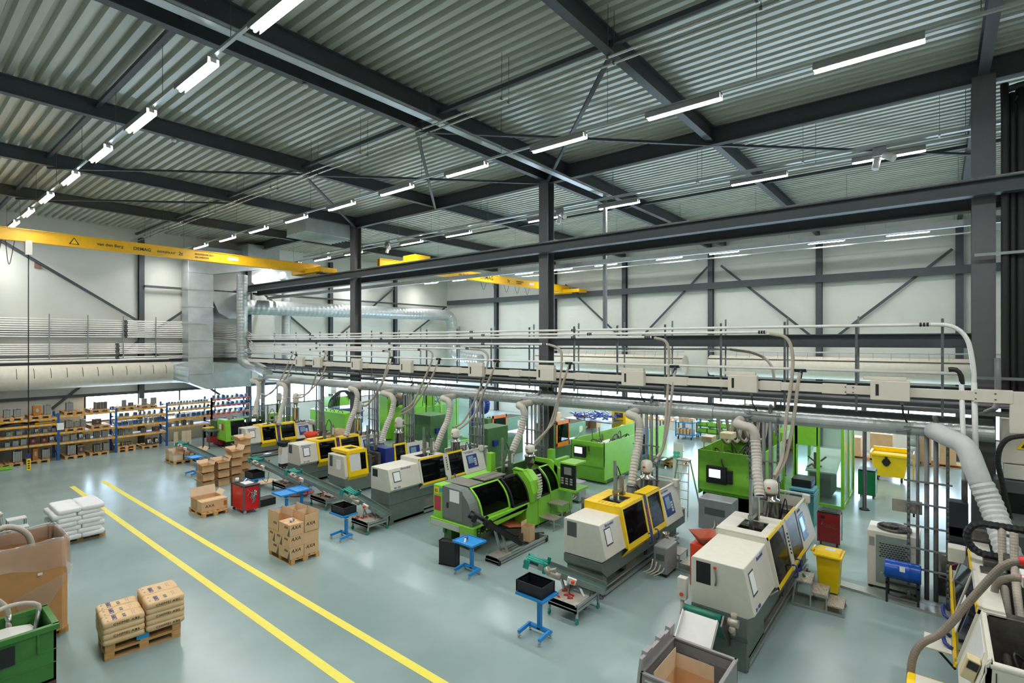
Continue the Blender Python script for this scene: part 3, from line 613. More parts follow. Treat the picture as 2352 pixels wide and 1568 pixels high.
for i,z in enumerate((5.05,7.75,9.3)):
    B(-.02,.02,-.85,.3,-.03,.03).th('cross_channel',strut,'slotted cross channel holding the black pipes, %s'%['lowest','middle','top'][i],'bracket',(15.4,-.9,z),0,'cross channels by the near column')
# grey cabinet & electrical box at right edge
t=thing('electrical_cabinet','cream electrical box with a yellow warning triangle at the right edge','electrical box',(15.2,-1.5,3.3)); B(-.12,.2,-.6,.5,0,.95).one('housing',trunk,t,.02); m=MB(); m.prism([(.02,.32),(.26,.32),(.14,.52)],'x',-.135,-.125); m.one('warning_triangle',yellow,t)
m=MB(); m.prism([(.09,.35),(.19,.35),(.14,.45)],'x',-.14,-.132); m.one('triangle_mark',ink,t)
B(-.12,.2,-.55,.45,-.32,-.02).one('lower_housing',cream,t,.01)
t=thing('control_cabinet','dark grey cabinet with tall glass door at the right edge','cabinet',(15.3,-1.35,0)); B(-.25,.3,-.7,.45,0,2.95).one('body',M('cabinet_dark','#525457',.45),t,.02); B(-.262,-.25,-.3,.35,1.7,2.7).one('glass_door',M('black_glass','#16181b',.1,var=0),t)
MB().tube([(0,0,0),(-.05,.35,-.12),(-.03,.48,-.5),(0,.4,-1.1),(0,.3,-1.7)],.045,n=10,ridge=(.04,.08)).th('black_hose',black2,'thick black corrugated cable hose curving in front of the right cabinet','hose',(14.5,-1.4,4.0))
# ================================================================== injection moulding machines
def loader(t,x,y,z0,h,body=stainless):
    g=MB().lathe([(.03,0),(.04,.08),(.16,.25),(.17,.3),(.17,h*.55),(.19,h*.56),(.19,h*.6),(.12,h*.62),(.12,h*.72)],(x,y,z0),18).one('material_hopper',body,t)
    MB().lathe([(.0,h*.72),(.15,h*.72),(.16,h*.76),(.16,h*.93),(.12,h*.98),(.05,h),(.0,h)],(x,y,z0),16).one('loader_head',cream,t)
    B(x-.165,x-.158,y-.03,y+.04,z0+h*.83,z0+h*.87).one('head_badge',redl,t)
    m=MB().cyl((x+.1,y+.02,z0+h*.85),(x+.3,y+.03,z0+h*.9),.035,n=8); m.cyl((x+.1,y-.06,z0+h*.75),(x+.26,y-.08,z0+h*.75),.035,n=8); m.one('inlet',cream,t)
def picker(t,x,y,z):
    m=MB(); m.box(x-.03,x+.03,y-.03,y+.03,z-.35,z+.95); m.box(x+.06,x+.1,y-.02,y+.02,z-.45,z+.55); m.box(x-.05,x+.5,y-.05,y+.05,z+.12,z+.2); m.box(x+.34,x+.46,y-.06,y+.06,z-.12,z+.5); m.one('sprue_picker',steel,t)
    m=MB(); m.box(x+.36,x+.44,y-.07,y-.06,z+.1,z+.4); m.one('picker_cover',cream,t)
    m=MB(); m.tube([(x+.1,y,z+.5),(x+.3,y+.1,z+.75),(x+.45,y,z+.3)],.015,n=5); m.cyl((x-.02,y-.06,z-.3),(x-.02,y-.06,z+.0),.02,n=6); m.one('air_hose',black,t)
def bmach(name,label,x0,y0,W,zb,zt,zg,X1,X2,X3,X4,L,style,legs='block',txtS=None,loadh=1.0,xl=None):
    """x0,y0 = front right foot corner; X1 end of clamp cover, X2 end of first door, X3 end of second door, X4 end of panel"""
    t=thing('injection_moulding_machine',label,'machine',(x0,y0,0),0,'injection moulding machines')
    gc=yellow if style=='y' else cream
    # base
    m=MB()
    if legs=='block': 
        m.box(.02,L*.3,0.02,W-.02,.0,zb-.38); m.box(.0,L,0,W,zb-.4,zb)
    elif legs=='taper':
        m.prism([(0.0,zb),(0,zb-.34),(.05,zb-.45),(L,zb-.45),(L,zb)],'y',0,W); m.box(.05,1.25,.03,W-.03,0,zb-.45)
    else:
        m.prism([(0.0,zb-.02),(.0,zb-.2),(.25,zb-.42),(L,zb-.42),(L,zb)],'y',0,W); m.box(.1,.3,.03,W-.03,.06,zb-.3)
    m.one('machine_bed',base,t,.012)
    m=MB(); m.box(L*.5,L*.5+.35,.05,W-.05,.05,zb-.35); m.box(L-1.0,L-.55,.05,W-.05,.05,zb-.35); m.one('rear_leg',base2,t,.01)
    m=MB(); m.box(.2,L-.4,.02,.1,.05,.13); m.box(.2,L-.4,.03,.1,.2,.24); m.box(.2,L-.4,W-.1,W-.02,.05,.2); m.one('floor_rail',alu,t)
    m=MB(); m.box(L*.3,L-.5,.15,W-.15,.16,zb-.4); m.one('oil_tank',M('tank_grey','#8a8a80',.5,var=.15),t)
    for fx,fy in ((.12,.08),(.12,W-.08),(L-.6,.0)): MB().lathe([(.06,0),(.06,.02),(.02,.03),(.02,.07)],(fx,fy,0),12).one('levelling_foot',dsteel,t)
    # clamp cover
    pr=[(.0,zb),(-.12,zb+.09),(.07,zt),(W-.02,zt),(W,zt-.04),(W,zb)]
    m=MB().prism(pr,'x',0,X1); m.one('clamp_cover',cream,t,.015)
    B(-.006,.0,W-.36,W-.1,zb+.42,zt-.06).one('switch_plate',base2 if style!='w' else black2,t)
    if style=='w' and W>=1: 
        B(-.03,.0,W-.46,W-.42,zt-.13,zt-.09).one('red_knob',redl,t); MB().tube([(-.02,W-.44,zt-.12),(-.03,W-.47,zt-.3),(-.02,W-.45,zt-.42)],.015,n=5).one('lock_strap',pvc,t)
    sy=lambda z:-.12+(z-zb-.09)*.19/(zt-zb-.09)
    N=Vector((0,-(zt-zb-.09),.19)).normalized(); O=Vector((0,-.12,zb+.09))
    # V = N x U
    H=math.hypot(.19,zt-zb-.09)
    MB().slab(O,(1,0,0),N,.18,.42,H*.38,H*.8,.004,.012).one('paper_sheet',paper,t); MB().slab(O,(1,0,0),N,.15,.45,H*.33,H*.84,.001,.004).one('sheet_holder',base2,t)
    V=N.cross(Vector((1,0,0)))
    if txtS: txt(txtS,.085,inkblue,t,O+Vector((.12,0,0))+V*.03,(1,0,0),V,shear=.15); 
    if style!='x': txt('Battenfeld',.1,inkblue,t,O+Vector((X1-.75 if X1>.9 else .1,0,0))+V*(H*.87),(1,0,0),V,shear=.2)
    # guard: roof with opening, front wall, back side
    gy0=.05; zo=zg; ox0,ox1=X1+.28,min(X1+.95,X2-.05); oy0,oy1=.22,W-.3
    G0=X1+.0; 
    m=MB(); m.box(G0,ox0,gy0,W+.03,zo-.03,zo); m.box(ox1,X2,gy0,W+.03,zo-.03,zo); m.box(ox0,ox1,gy0,oy0,zo-.03,zo); m.box(ox0,ox1,oy1,W+.03,zo-.03,zo)
    m.box(G0,X2,W,W+.03,zb,zo-.03); m.prism([(-.15,zb+.05),(.03,zo-.03),(W+.0,zo-.03),(W,zt-.03),(.1,zt-.03),(-.08,zb+.05)],'x',G0,G0+.04); m.one('guard_roof',gc,t,.008)
    if style=='y':
        m=MB()
        for i in range(5):
            for j in range(4): m.box(G0+.05+.05*j,G0+.08+.05*j,.25+.1*i,.31+.1*i,zo,zo+.002)
        m.one('vent_slot',M('slot_ochre','#c79f10',.6,var=0),t)
    # inner workings
    m=MB(); m.box(X1+.05,X1+.25,.15,W-.12,zb+.02,zo-.2); m.box(X2-.3,X2-.12,.15,W-.12,zb+.02,zo-.2); m.box(X1+.3,X1+.6,.25,W-.25,zb+.15,zo-.35); m.one('mould_platen',dsteel,t,.01)
    m=MB()
    for yy in (.22,W-.2):
        for zz in (zb+.15,zo-.32): m.cyl((X1,yy,zz),(X3,yy,zz),.045,n=10)
    m.one('tie_bar',steel,t)
    B(X1,X4-.3,.05,W-.02,zb-.01,zb+.02).one('drip_tray',darkin,t)
    # guard doors on the slanted side
    O=Vector((0,-.16,zb+.02)); top=Vector((0,.05,zo)); d=top-O; H=d.length; V=d.normalized(); N=Vector((1,0,0)).cross(V); 
    def door(a,b_,fr,win,hd,lip=True):
        dd=MB(); w_=.07 if style=='y' else .045
        if style=='y':
            for (u0,u1,v0,v1) in ((a,b_,0,.12),(a,b_,H-.07,H),(a,a+w_,.12,H-.07),(b_-w_,b_,.12,H-.07)): dd.slab(O,(1,0,0),N,u0,u1,v0,v1,0,.03)
            dd.prism([(-.16,zb+.03),(-.19,zb+.02),(0.0,zb-.2),(.02,zb-.18)],'x',a,b_); dd.prism([(.04,zo-.0),(.05,zo+.01),(.2,zo+.01),(.2,zo-.01)],'x',a,b_)
        else:
            for (u0,u1,v0,v1) in ((a,a+w_,0,H),(b_-w_,b_,0,H)): dd.slab(O,(1,0,0),N,u0,u1,v0,v1,0,.03)
            dd.prism([(-.16,zb+.03),(-.18,zb+.02),(-.02,zb-.14),(.0,zb-.12)],'x',a,b_)
        D=dd.one('guard_door',fr,t)
        if style!='y':
            MB().slab(O,(1,0,0),N,a,b_,-.01,.055,0,.034).slab(O,(1,0,0),N,a,b_,H-.055,H+.01,0,.034).one('yellow_trim',yellow,D)
        MB().slab(O,(1,0,0),N,a+w_,b_-w_,.06,H-.05,.008,.014).one('window_pane',smoke,D)
        if hd: MB().tube([O+Vector((hd,0,0))+V*.1+N*.04,O+Vector((hd,0,0))+V*.08+N*.12,O+Vector((hd,0,0))+V*-.12+N*.1,O+Vector((hd,0,0))+V*-.15+N*.02],.018,n=6).one('door_handle',dblue,D)
        return D
    s=.16
    if style=='s': door(X1+.0,X2,yellow,1,None)
    else:
        door(X1,X2-s/2,yellow if style=='y' else cream,1,X2-s-.02)
    if style!='s':
        m=MB().slab(O,(1,0,0),N,X2-s/2,X2+s/2,-.05,H,.0,.025); st_=m.one('control_strip',dblue if style=='y' else cream,t)
        m=MB()
        for i in range(6): q=O+Vector((X2,0,0))+V*(.3+.08*i)*1.0+N*.025; m.cyl(q,q+N*.02,.022,n=8)
        m.one('push_button',[redl,ink][style!='y'],st_)
        door(X2+s/2,X3,yellow if style=='y' else cream,1,X2+s+.05)
    if style=='y': MB().prism([(.05,zo-.02),(.03,zo+.02),(.35,zo+.02),(.35,zo-.02)],'x',X2+.08,X3).one('door_top',yellow,t)
    # injection side cover with control panel
    m=MB(); yb=-.16; pan=[(0,0)]
    O2=Vector((0,-.17,zb-.03)); V2=Vector((0,.24,zo-.12-zb)).normalized(); N2=Vector((1,0,0)).cross(V2); H2=Vector((0,.24,zo-.07-zb)).length
    m.slab(O2,(1,0,0),N2,X3,X4,0,H2,-.03,.02)
    m.prism([(-.17,zb-.03),(0,zb-.03),(.07,zo-.1),(.04,zo-.1)],'x',X4-.03,X4+.01)
    m.box(X3,X4+.1,W-.02,W+.01,zb,zo-.12); m.box(X4+.3,X4+.33,.05,W,zb,zo-.2); m.box(X3,X4+.3,.03,.09,zo-.13,zo-.08); m.box(X3,X4+.3,W-.05,W+.01,zo-.13,zo-.08); m.box(X4+.26,X4+.33,.03,W,zo-.13,zo-.08)
    m.one('injection_cover',cream,t,.008)
    if style!='s': pass
    P=MB().slab(O2,(1,0,0),N2,X3+.18,X3+.72,H2*.22,H2*.8,.02,.035).one('control_panel',dblue if style!='w' or W<1 else M('panel_blue','#2f6fb5',.35),t)
    MB().slab(O2,(1,0,0),N2,X3+.24,X3+.52,H2*.42,H2*.74,.035,.042).one('screen',M('screen_dull','#7d9ab5',.2,var=.1) if style!='w' or W<1 else M('screen_lit','#9cc8ef',.2,var=.1,emit=.35),P)
    m=MB()
    for i in range(4):
        for j in range(3): m.slab(O2,(1,0,0),N2,X3+.54+.04*j,X3+.57+.04*j,H2*.3+.07*i,H2*.3+.05+.07*i,.035,.04)
    m.one('key',white,P)
    txt('BATTENFELD',.075,inkblue,t,O2+Vector((X3+.15,0,0))+V2*(H2*.87)+N2*.02,(1,0,0),V2)
    B(X4-.16,X4-.02,-.06,.1,zo-.2,zo+.0).one('connector_box',cream,t,.01)
    # barrel and injection unit
    m=MB(); m.cyl((X2+.1,W/2,zb+.35),(X4,W/2,zb+.35),.1,n=14); m.box(X3+.2,X4+.1,.25,W-.25,zb,zb+.3); m.box(X4-.2,X4+.25,.2,W-.2,zb+.05,zb+.55); m.one('injection_unit',dsteel,t,.01)
    m=MB(); random.seed(hash(label)%97)
    for i in range(7): a=(X3+.1+random.random()*.8,.2+random.random()*(W-.4),zb+.5); m.tube([a,(a[0]+random.uniform(-.2,.2),a[1]+random.uniform(-.2,.2),zb+.5+random.random()*.5),(a[0]+.3,W/2,zb+.3)],.014,n=5)
    m.one('cable',black,t)
    lx=(xl or X3+.45); loader(t,lx,W/2,zb+.45,loadh)
    picker(t,(ox0+ox1)/2,W/2,zo)
    return t
m7=bmach('m7','large white moulding machine in the foreground, black switch plate on its front',9.71,2.6,1.0,.98,1.85,1.97,1.5,2.85,4.0,5.4,6.0,'w','taper','BA 1000',1.15,3.8)
m6=bmach('m6','white moulding machine with yellow hood and yellow doors, behind the foreground blue stand',10.43,5.9,1.02,.86,1.68,1.86,.97,2.25,3.2,4.4,5.0,'y','open',None,1.2,3.45)
m4=bmach('m4','white moulding machine with thin yellow trim lines, just left of the green machine',10.4,13.5,.95,1.05,1.77,1.9,1.24,2.45,3.3,4.4,4.9,'w','block','BA 600',1.1,3.4)
m3=bmach('m3','white moulding machine with two yellow doors, third behind the stack of printed cartons',11.05,20.15,.95,.8,1.62,1.68,.78,1.75,2.85,3.95,4.3,'y','block','BA 500',1.9,3.1)
m2=bmach('m2','rear white moulding machine with two yellow doors, next to the rear green machine',11.7,26.4,.85,.74,1.55,1.6,.72,1.6,2.55,3.5,4.0,'y','open',None,1.9,2.8)
# short machine with yellow box hood and open mould area
t=thing('injection_moulding_machine','short white moulding machine with boxy yellow hood and a separate yellow door','machine',(11.38,17.45,0),0,'injection moulding machines')
m=MB(); m.prism([(0,.65),(0,.35),(.35,.12),(4,.12),(4,.65)],'y',.0,1.1); m.one('machine_bed',base,t,.01); boxp('plinth',base2,t,.6,3.8,.1,1.0,0,.14)
B(.3,3.9,.02,.1,.1,.2).one('floor_rail',alu,t)
m=MB().prism([(-.05,.72),(.1,1.48),(1.15,1.48),(1.15,.66),(.0,.62)],'x',0,.45); m.one('clamp_cover',cream,t,.015); B(-.006,0,.82,1.02,1.0,1.42).one('switch_plate',base2,t); B(-.008,0,.28,.55,.95,1.3).one('paper_sheet',paper,t)
m=MB(); O=Vector((0,-.1,.7)); V=Vector((0,.14,.95)).normalized(); N=Vector((1,0,0)).cross(V)
for (u0,u1,v0,v1) in ((.12,1.0,0,.2),(.12,1.0,.84,.94),(.12,.2,.2,.84),(.92,1.0,.2,.84)): m.slab(O,(1,0,0),N,u0,u1,v0,v1,0,.03)
m.prism([(.05,1.6),(.03,1.66),(1.12,1.66),(1.12,1.6)],'x',.12,1.0); m.prism([(-.1,.7),(.03,1.62),(1.1,1.62),(1.1,1.55),(.1,1.55),(-.03,.7)],'x',.12,.17); m.prism([(-.1,.72),(-.12,.7),(.05,.5),(.08,.52)],'x',.12,1.0); D=m.one('guard_hood',yellow,t,.008)
MB().slab(O,(1,0,0),N,.2,.68,.2,.84,.004,.012).one('inner_panel',white,D); MB().slab(O,(1,0,0),N,.68,.92,.2,.84,.006,.012).one('window_pane',dsmoke,D); B(.45,.8,.35,.75,1.655,1.665).one('top_opening',ink,D)
m=MB(); m.box(1.15,1.3,.1,1.0,.65,1.35); m.box(1.6,1.75,.1,1.0,.65,1.35); m.cyl((1.0,.3,1.2),(2.2,.3,1.2),.04,n=8); m.cyl((1.0,.8,1.2),(2.2,.8,1.2),.04,n=8); m.cyl((1.3,.55,.95),(1.6,.55,.95),.25,n=14); m.one('mould_platen',dsteel,t,.01)
B(1.85,2.3,-.05,1.0,.65,1.5).one('blue_guard',dblue,t,.01); 
m=MB()
for (u0,u1,v0,v1) in ((2.3,2.95,0,.1),(2.3,2.95,.84,.92),(2.3,2.37,.1,.84),(2.88,2.95,.1,.84)): m.slab(O,(1,0,0),N,u0,u1,v0,v1,0,.03)
m.prism([(-.1,.7),(-.12,.68),(.02,.55),(.05,.58)],'x',2.3,2.95); D=m.one('guard_door',yellow,t); MB().slab(O,(1,0,0),N,2.37,2.88,.1,.84,.006,.012).one('window_pane',smoke,D)
m=MB().slab(O,(1,0,0),N,2.98,4.0,0,.86,-.02,.02); m.box(3.0,4.2,.98,1.02,.65,1.45); m.box(4.15,4.2,.0,1.0,.65,1.4); m.one('injection_cover',cream,t); P=MB().slab(O,(1,0,0),N,3.1,3.65,.15,.7,.02,.035).one('control_panel',dblue,t); MB().slab(O,(1,0,0),N,3.15,3.45,.35,.65,.035,.04).one('screen',M('screen_dull','#7d9ab5'),P)
m=MB(); m.cyl((2.3,.55,1.0),(4,.55,1.0),.1); m.box(3.2,4.0,.3,.8,.65,.95); m.one('injection_unit',dsteel,t); loader(t,3.0,.55,1.05,1.55); picker(t,1.4,.55,1.5)
# ---- green machine with curved windows (foreground centre)
def arc(y0,z0,y1,z1,b_,n=6):
    out=[]
    for i in range(n+1):
        u=i/n; out.append((y0+(y1-y0)*u-b_*math.sin(PI*u)*.6,z0+(z1-z0)*u+b_*math.sin(PI*u)*.45))
    return out
t=thing('injection_moulding_machine','bright green moulding machine with curved smoked windows and a black control panel','machine',(10.35,9.7,0),0,'injection moulding machines')
AR=arc(.12,.93,.62,1.72,.16)
def shell(x0,x1,th,mat,name,par,u0=0,u1=6,off=0):
    A=AR[u0:u1+1]; m=MB(); rings=[]
    inn=[(y+.02+off,z-.0) for y,z in A]
    m.prism([(y-th-off,z+th*.3) for y,z in A]+[(y+.0,z-.02) for y,z in reversed(A)],'x',x0,x1); return m.one(name,mat,par)
m=MB(); m.prism(AR+[(1.3,1.74),(1.3,.8),(.12,.8)],'x',0.0,.35); m.one('front_cabinet',base,t,.01)
B(-.012,.34,1.3,1.66,.78,1.72).one('green_side',green,t,.01); B(-.02,-.01,1.36,1.62,1.0,1.42).one('red_plate',M('plate_red','#b8324a',.5,var=0),t); B(-.02,-.01,1.42,1.62,1.48,1.66).one('number_plate',yellow,t); txt('E5',.13,ink,t,(-.02,1.6,1.52),*FR); B(-.02,-.01,1.3,1.42,1.55,1.66).one('blue_tag',M('tag_cyan','#2aa0b8',.5,var=0),t)
B(-.012,0,.62,1.0,1.35,1.68).one('paper_sheet',paper,t); B(-.02,0,1.05,1.12,1.15,1.3).one('main_switch',black,t); B(-.008,0,.5,1.29,.86,1.7).one('cabinet_door',M('grey_door','#6f746f',.45),t)
m=MB(); m.box(-.08,.4,-.0,1.75,.58,.8); m.box(.4,2.4,-.0,.12,.78,.93); m.prism([(.2,.8),(2.3,.92),(2.3,.8),(2.0,.7),(.2,.62)],'y',0,.06); m.one('green_sill',green,t,.01)
B(-.092,-.08,.55,1.68,.6,.75).one('sill_plate',M('plate_grey','#b9bdb6',.5),t); txt('ENGEL',.26,ink,t,(.02,-.002,.6),*RS,bold=.02)
m=MB(); m.box(.1,4.6,.3,1.6,.78,.95); m.box(2.3,4.9,.05,1.6,.12,.95); m.one('machine_bed',green,t,.01)
m=MB(); m.box(2.9,2.905,.045,.05,.15,.92); m.box(3.6,3.605,.045,.05,.15,.92); m.one('panel_gap',ink,t)
m=MB(); m.box(.25,.6,.35,.6,.05,.78); m.box(.25,.6,1.2,1.5,.05,.78); m.box(.2,2.3,1.4,1.5,.3,.78); m.one('front_leg',dgreen,t,.01)
for x,y in ((.35,.45),(2.5,.15),(4.6,.2),(.4,1.35)): MB().lathe([(.1,.0),(.1,.05),(.04,.06),(.04,.12)],(x,y,0),12).one('levelling_foot',orange2,t)
B(.6,2.3,.5,1.4,.3,.78).one('drive_unit',darkin,t)
# windows
for (x0,x1,zoff,mat,nm) in ((.36,1.6,0,green,1),(1.66,2.45,.05,black,2),(2.95,3.55,.05,black,3),(3.58,4.15,.04,green,4)):
    w_=.06; D=shell(x0,x0+w_,.03,mat,'guard_door',t,off=zoff)
    for (a,b_,u0,u1) in ((x1-w_,x1,0,6),(x0,x1,0,1),(x0,x1,5,6)):
        A=AR[u0:u1+1]; 
        if u1-u0==1: q=.35; A=[A[0],(A[0][0]+(A[1][0]-A[0][0])*q,A[0][1]+(A[1][1]-A[0][1])*q)] if u0==0 else [(A[1][0]+(A[0][0]-A[1][0])*q,A[1][1]+(A[0][1]-A[1][1])*q),A[1]]
        MB().prism([(y-.03-zoff,z+.01) for y,z in A]+[(y,z-.02) for y,z in reversed(A)],'x',a,b_).one('door_frame',mat,D)
    A=AR; MB().prism([(y-.012-zoff,z) for y,z in A]+[(y-.004-zoff,z-.004) for y,z in reversed(A)],'x',x0+w_,x1-w_).one('window_pane',dsmoke,D)
m=MB(); m.prism([(-.02,.9),(-.1,1.2),(.02,1.55),(.35,1.86),(.7,1.88),(.7,.9)],'x',2.46,2.62); m.box(2.46,2.66,.3,.75,1.8,1.84); m.one('green_post',green,t,.01)
m=MB(); O=Vector((2.66,.0,1.0)); 
m.prism([(-.02,.95),(-.1,1.2),(.02,1.55),(.3,1.8),(.5,1.8),(.5,.95)],'x',2.63,2.93); m.one('button_column',green,t)
m=MB()
for i in range(9): z=1.0+i*.085; y=-.05-.06*math.sin(i/8*PI); m.box(2.68,2.88,y-.03,y,z,z+.05)
m.one('push_button',cream,t)
m=MB(); m.prism(AR+[(1.55,1.74),(1.55,1.7),(.62,1.66)]+[(y+.08,z-.05) for y,z in reversed(AR)],'x',4.15,4.2); m.one('dark_panel',black,t)
m=MB(); m.prism([(.0,.95),(-.06,1.25),(.1,1.6),(.5,1.86),(1.5,1.86),(1.5,.95)],'x',4.2,4.3); m.box(4.2,4.95,.2,.35,.9,1.9); m.one('end_bulkhead',green,t,.01)
B(4.0,4.7,-.62,-.02,1.84,1.9).one('panel_shelf',green,t,.01)
P=B(4.0,4.08,-.62,-.05,1.05,1.86).one('control_panel',black,t,.01); 
B(3.99,4.0,-.48,-.2,1.52,1.76).one('crt_screen',M('crt_grey','#7f8480',.3),P); m=MB()
for i in range(3):
    for j in range(3): m.box(3.992,4.0,-.52+.17*i,-.42+.17*i,1.36-.08*j,1.41-.08*j)
m.one('key_field',M('key_grey','#9a9a98',.5),P); B(3.96,4.75,-.66,-.0,.98,1.06).one('panel_ledge',green,t,.01)
m=MB(); m.box(.38,1.0,.62,1.62,1.72,1.75); m.box(1.02,2.0,.6,.85,1.76,1.8); m.box(1.02,2.0,.88,1.12,1.76,1.8); m.one('top_cover',M('cover_grey','#77766e',.5),t,.01); B(0,2.4,1.3,1.66,1.66,1.73).one('green_top',green,t,.01); B(.35,4.2,1.5,1.6,.9,1.7).one('rear_wall',dgreen,t)
m=MB(); m.box(.5,.8,.5,1.3,.95,1.55); m.box(1.9,2.2,.5,1.3,.95,1.6); m.cyl((.5,.55,1.45),(4,.55,1.45),.05); m.cyl((.5,1.2,1.45),(4,1.2,1.45),.05); m.cyl((.9,.8,1.2),(1.7,.8,1.2),.22); m.one('mould_platen',dsteel,t,.01); m=MB(); m.cyl((2.8,.85,1.3),(4.4,.85,1.3),.12); m.box(3.2,4.4,.5,1.2,.95,1.15); m.one('injection_unit',dsteel,t)
m=MB(); m.slab((1.4,.02,.45),(1,0,-.25),(.25,-.1,1),0,1.1,-.02,.5,0,.02); m.one('orange_chute',M('chute_orange','#c9714f',.5,var=.08),t); m=MB(); m.slab((1.3,-.5,.42),(1,0,-.25),(0,1,0),0,1.2,0,.2,0,.02); m.slab((1.3,.02,.42),(1,0,-.25),(0,1,0),0,1.2,0,.2,0,.02); m.one('chute_side',darkin,t)
loader(t,3.6,.9,1.55,.85,stainless); picker(t,2.3,1.0,1.85); m=MB(); m.box(2.1,2.3,1.3,1.5,1.74,2.3); m.box(4.6,4.8,.7,.9,1.0,2.1); m.one('hopper_post',green,t)
# ---- rear green machine
t=thing('injection_moulding_machine','rear green moulding machine with big black side window, nearest the racks','machine',(12.2,29.9,0),0,'injection moulding machines')
m=MB(); m.prism([(0,.6),(.12,1.57),(1.1,1.57),(1.1,.6)],'x',0,.28); m.box(0,.95,-.02,.05,.5,.72); m.box(-.02,.3,-.02,1.15,.45,.62); m.box(0,3.8,.05,1.1,.5,.62); m.box(3.0,3.8,.05,1.1,.6,1.4); m.box(2.4,2.9,.1,.3,.9,1.7); m.one('green_body',green,t,.01)
m=MB().prism([(0.0,.72),(.1,1.5),(.13,1.5),(.05,.72)],'x',.28,.98); m.box(.28,1,.1,1.1,1.5,1.56); m.one('black_window',M('black_glass','#16181b',.1,var=0),t); m=MB().prism([(.08,1.5),(.1,1.57),(.3,1.57),(.3,1.5)],'x',.2,1.0); m.one('window_rim',green,t)
B(-.01,0,.3,.55,1.0,1.35).one('red_plate',M('plate_red','#b8324a'),t); B(-.01,0,.62,.85,1.05,1.3).one('paper_sheet',paper,t); B(-.02,1.1,-.04,.05,.42,.72).one('green_sill',green,t,.01); txt('ENGEL',.22,ink,t,(.22,-.045,.49),*RS); B(.3,3.6,.2,1.0,.0,.5).one('machine_bed',darkin,t)
B(1.1,2.0,.1,1.05,.62,1.35).one('mould_area',smoke,t); m=MB(); m.box(1.15,1.3,.2,1.0,.65,1.3); m.box(1.7,1.85,.2,1.0,.65,1.3); m.one('mould_platen',dsteel,t); loader(t,3.2,.5,1.3,1.5); picker(t,1.5,.5,1.4)
B(2.5,2.75,.05,.1,1.1,1.5).one('control_panel',black,t)
t=thing('injection_moulding_machine','small old green machine with yellow door, half hidden behind the rear green machine','machine',(12.3,31.4,0),0)
B(0,2.5,.0,.8,.85,1.4).one('green_body',dgreen,t,.01); B(.05,.5,-.02,.0,.9,1.42).one('yellow_door',yellow,t); B(.15,.4,-.03,-.02,1.0,1.35).one('window_pane',dsmoke,t); B(.1,2.4,.1,.7,0,.85).one('machine_bed',darkin,t)
# ---- right edge machine, seen from its other side
t=thing('injection_moulding_machine','white moulding machine at the right edge with big slanted window and yellow strips','machine',(8.9,-1.75,0),0,'injection moulding machines')
# left side slanted plane from (y=1.54 z=.95) to (y=1.28,z=1.85)
def sl(m,x0,x1,v0,v1,n0,n1):
    O=Vector((0,1.54,.95)); V=Vector((0,-.26,.9)).normalized(); N=Vector((-1,0,0)).cross(V)
    return m.slab(O,(-1,0,0),N,-x1,-x0,v0,v1,n0,n1)
m=MB(); m.box(-.9,6.0,.1,1.42,.0,.6); m.one('machine_bed',base,t,.01)
m=MB(); m.prism([(1.54,.95),(1.42,.6),(1.1,.6),(1.25,.95)],'x',-.05,5.8); m.prism([(1.54,.95),(1.28,1.87),(1.22,1.87),(1.3,.95)],'x',-.05,.02)
sl(m,-.05,1.48,0,.97,-.06,.0); m.one('white_side',cream,t,.01)
m=MB(); m.box(-.1,-.03,.1,1.3,.5,1.8); m.cyl((-.06,.1,1.82),(-.06,1.26,1.82),.05,n=12); m.prism([(1.3,.5),(1.3,1.8),(1.26,1.86),(1.54,.95),(1.45,.5)],'x',-.1,-.05); m.one('end_cover',cream,t,.008); B(-.108,-.1,1.2,1.21,.5,1.75).one('cover_seam',ink,t)
m=MB(); sl(m,.25,1.3,.25,.9,.0,.008); m.one('recessed_panel',white,t,.003)
m=MB(); sl(m,1.48,1.55,0,.97,0,.03); sl(m,3.2,3.3,0,.97,0,.03); sl(m,4.9,5.0,0,.97,0,.03); sl(m,1.48,5.0,.9,.97,-.02,.03); m.box(1.5,5.0,1.0,1.3,1.82,1.87); m.one('guard_frame',cream,t)
m=MB(); sl(m,1.45,5.9,-.02,.05,.02,.045); sl(m,1.5,1.9,.9,.97,.03,.045); sl(m,3.4,4.5,.9,.97,.03,.045); m.one('yellow_strip',yellow,t)
m=MB(); sl(m,1.55,4.95,.05,.9,.01,.016); m.one('window_pane',smoke,t)
for i,x in enumerate((2.0,3.1)): 
    O=Vector((x,1.56,.95)); MB().tube([O,O+Vector((.05,.12,.05)),O+Vector((.35,.14,.1)),O+Vector((.42,.05,.02))],.03,n=8).one('door_handle',dblue,t)
B(.1,5.6,.2,1.1,.6,1.0).one('injection_unit',darkin,t)
m=MB(); m.box(3.2,3.5,.3,1.2,1.1,1.9); m.box(1.5,1.7,.3,1.2,1.1,1.85); m.cyl((.2,.6,1.4),(5,.6,1.4),.07); m.cyl((.2,1.0,1.3),(5,1.0,1.3),.05); m.cyl((.0,.7,1.25),(1.4,.7,1.25),.16); m.one('mould_platen',dsteel,t,.01)
m=MB(); random.seed(5)
for i in range(14): x=.1+i*.3; m.tube([(x,.4+random.random()*.7,1.2),(x+.2,.4+random.random()*.6,1.5),(x+.3,.5+random.random()*.6,1.15)],.02,n=6)
m.one('cable',black,t)
m=MB(); sl(m,.12,.3,.5,.78,.01,.15); m.one('heater_box',M('box_sand','#cbbd93',.5),t,.01); m=MB(); sl(m,.11,.12,.66,.76,.02,.13); m.one('switch_row',ink,t)
m=MB(); m.box(1.85,2.4,1.6,1.95,.92,.94); m.one('side_table',cream,t); MB().bar((2.1,1.55,.6),(2.1,1.85,.92),.03).one('table_strut',black,t)
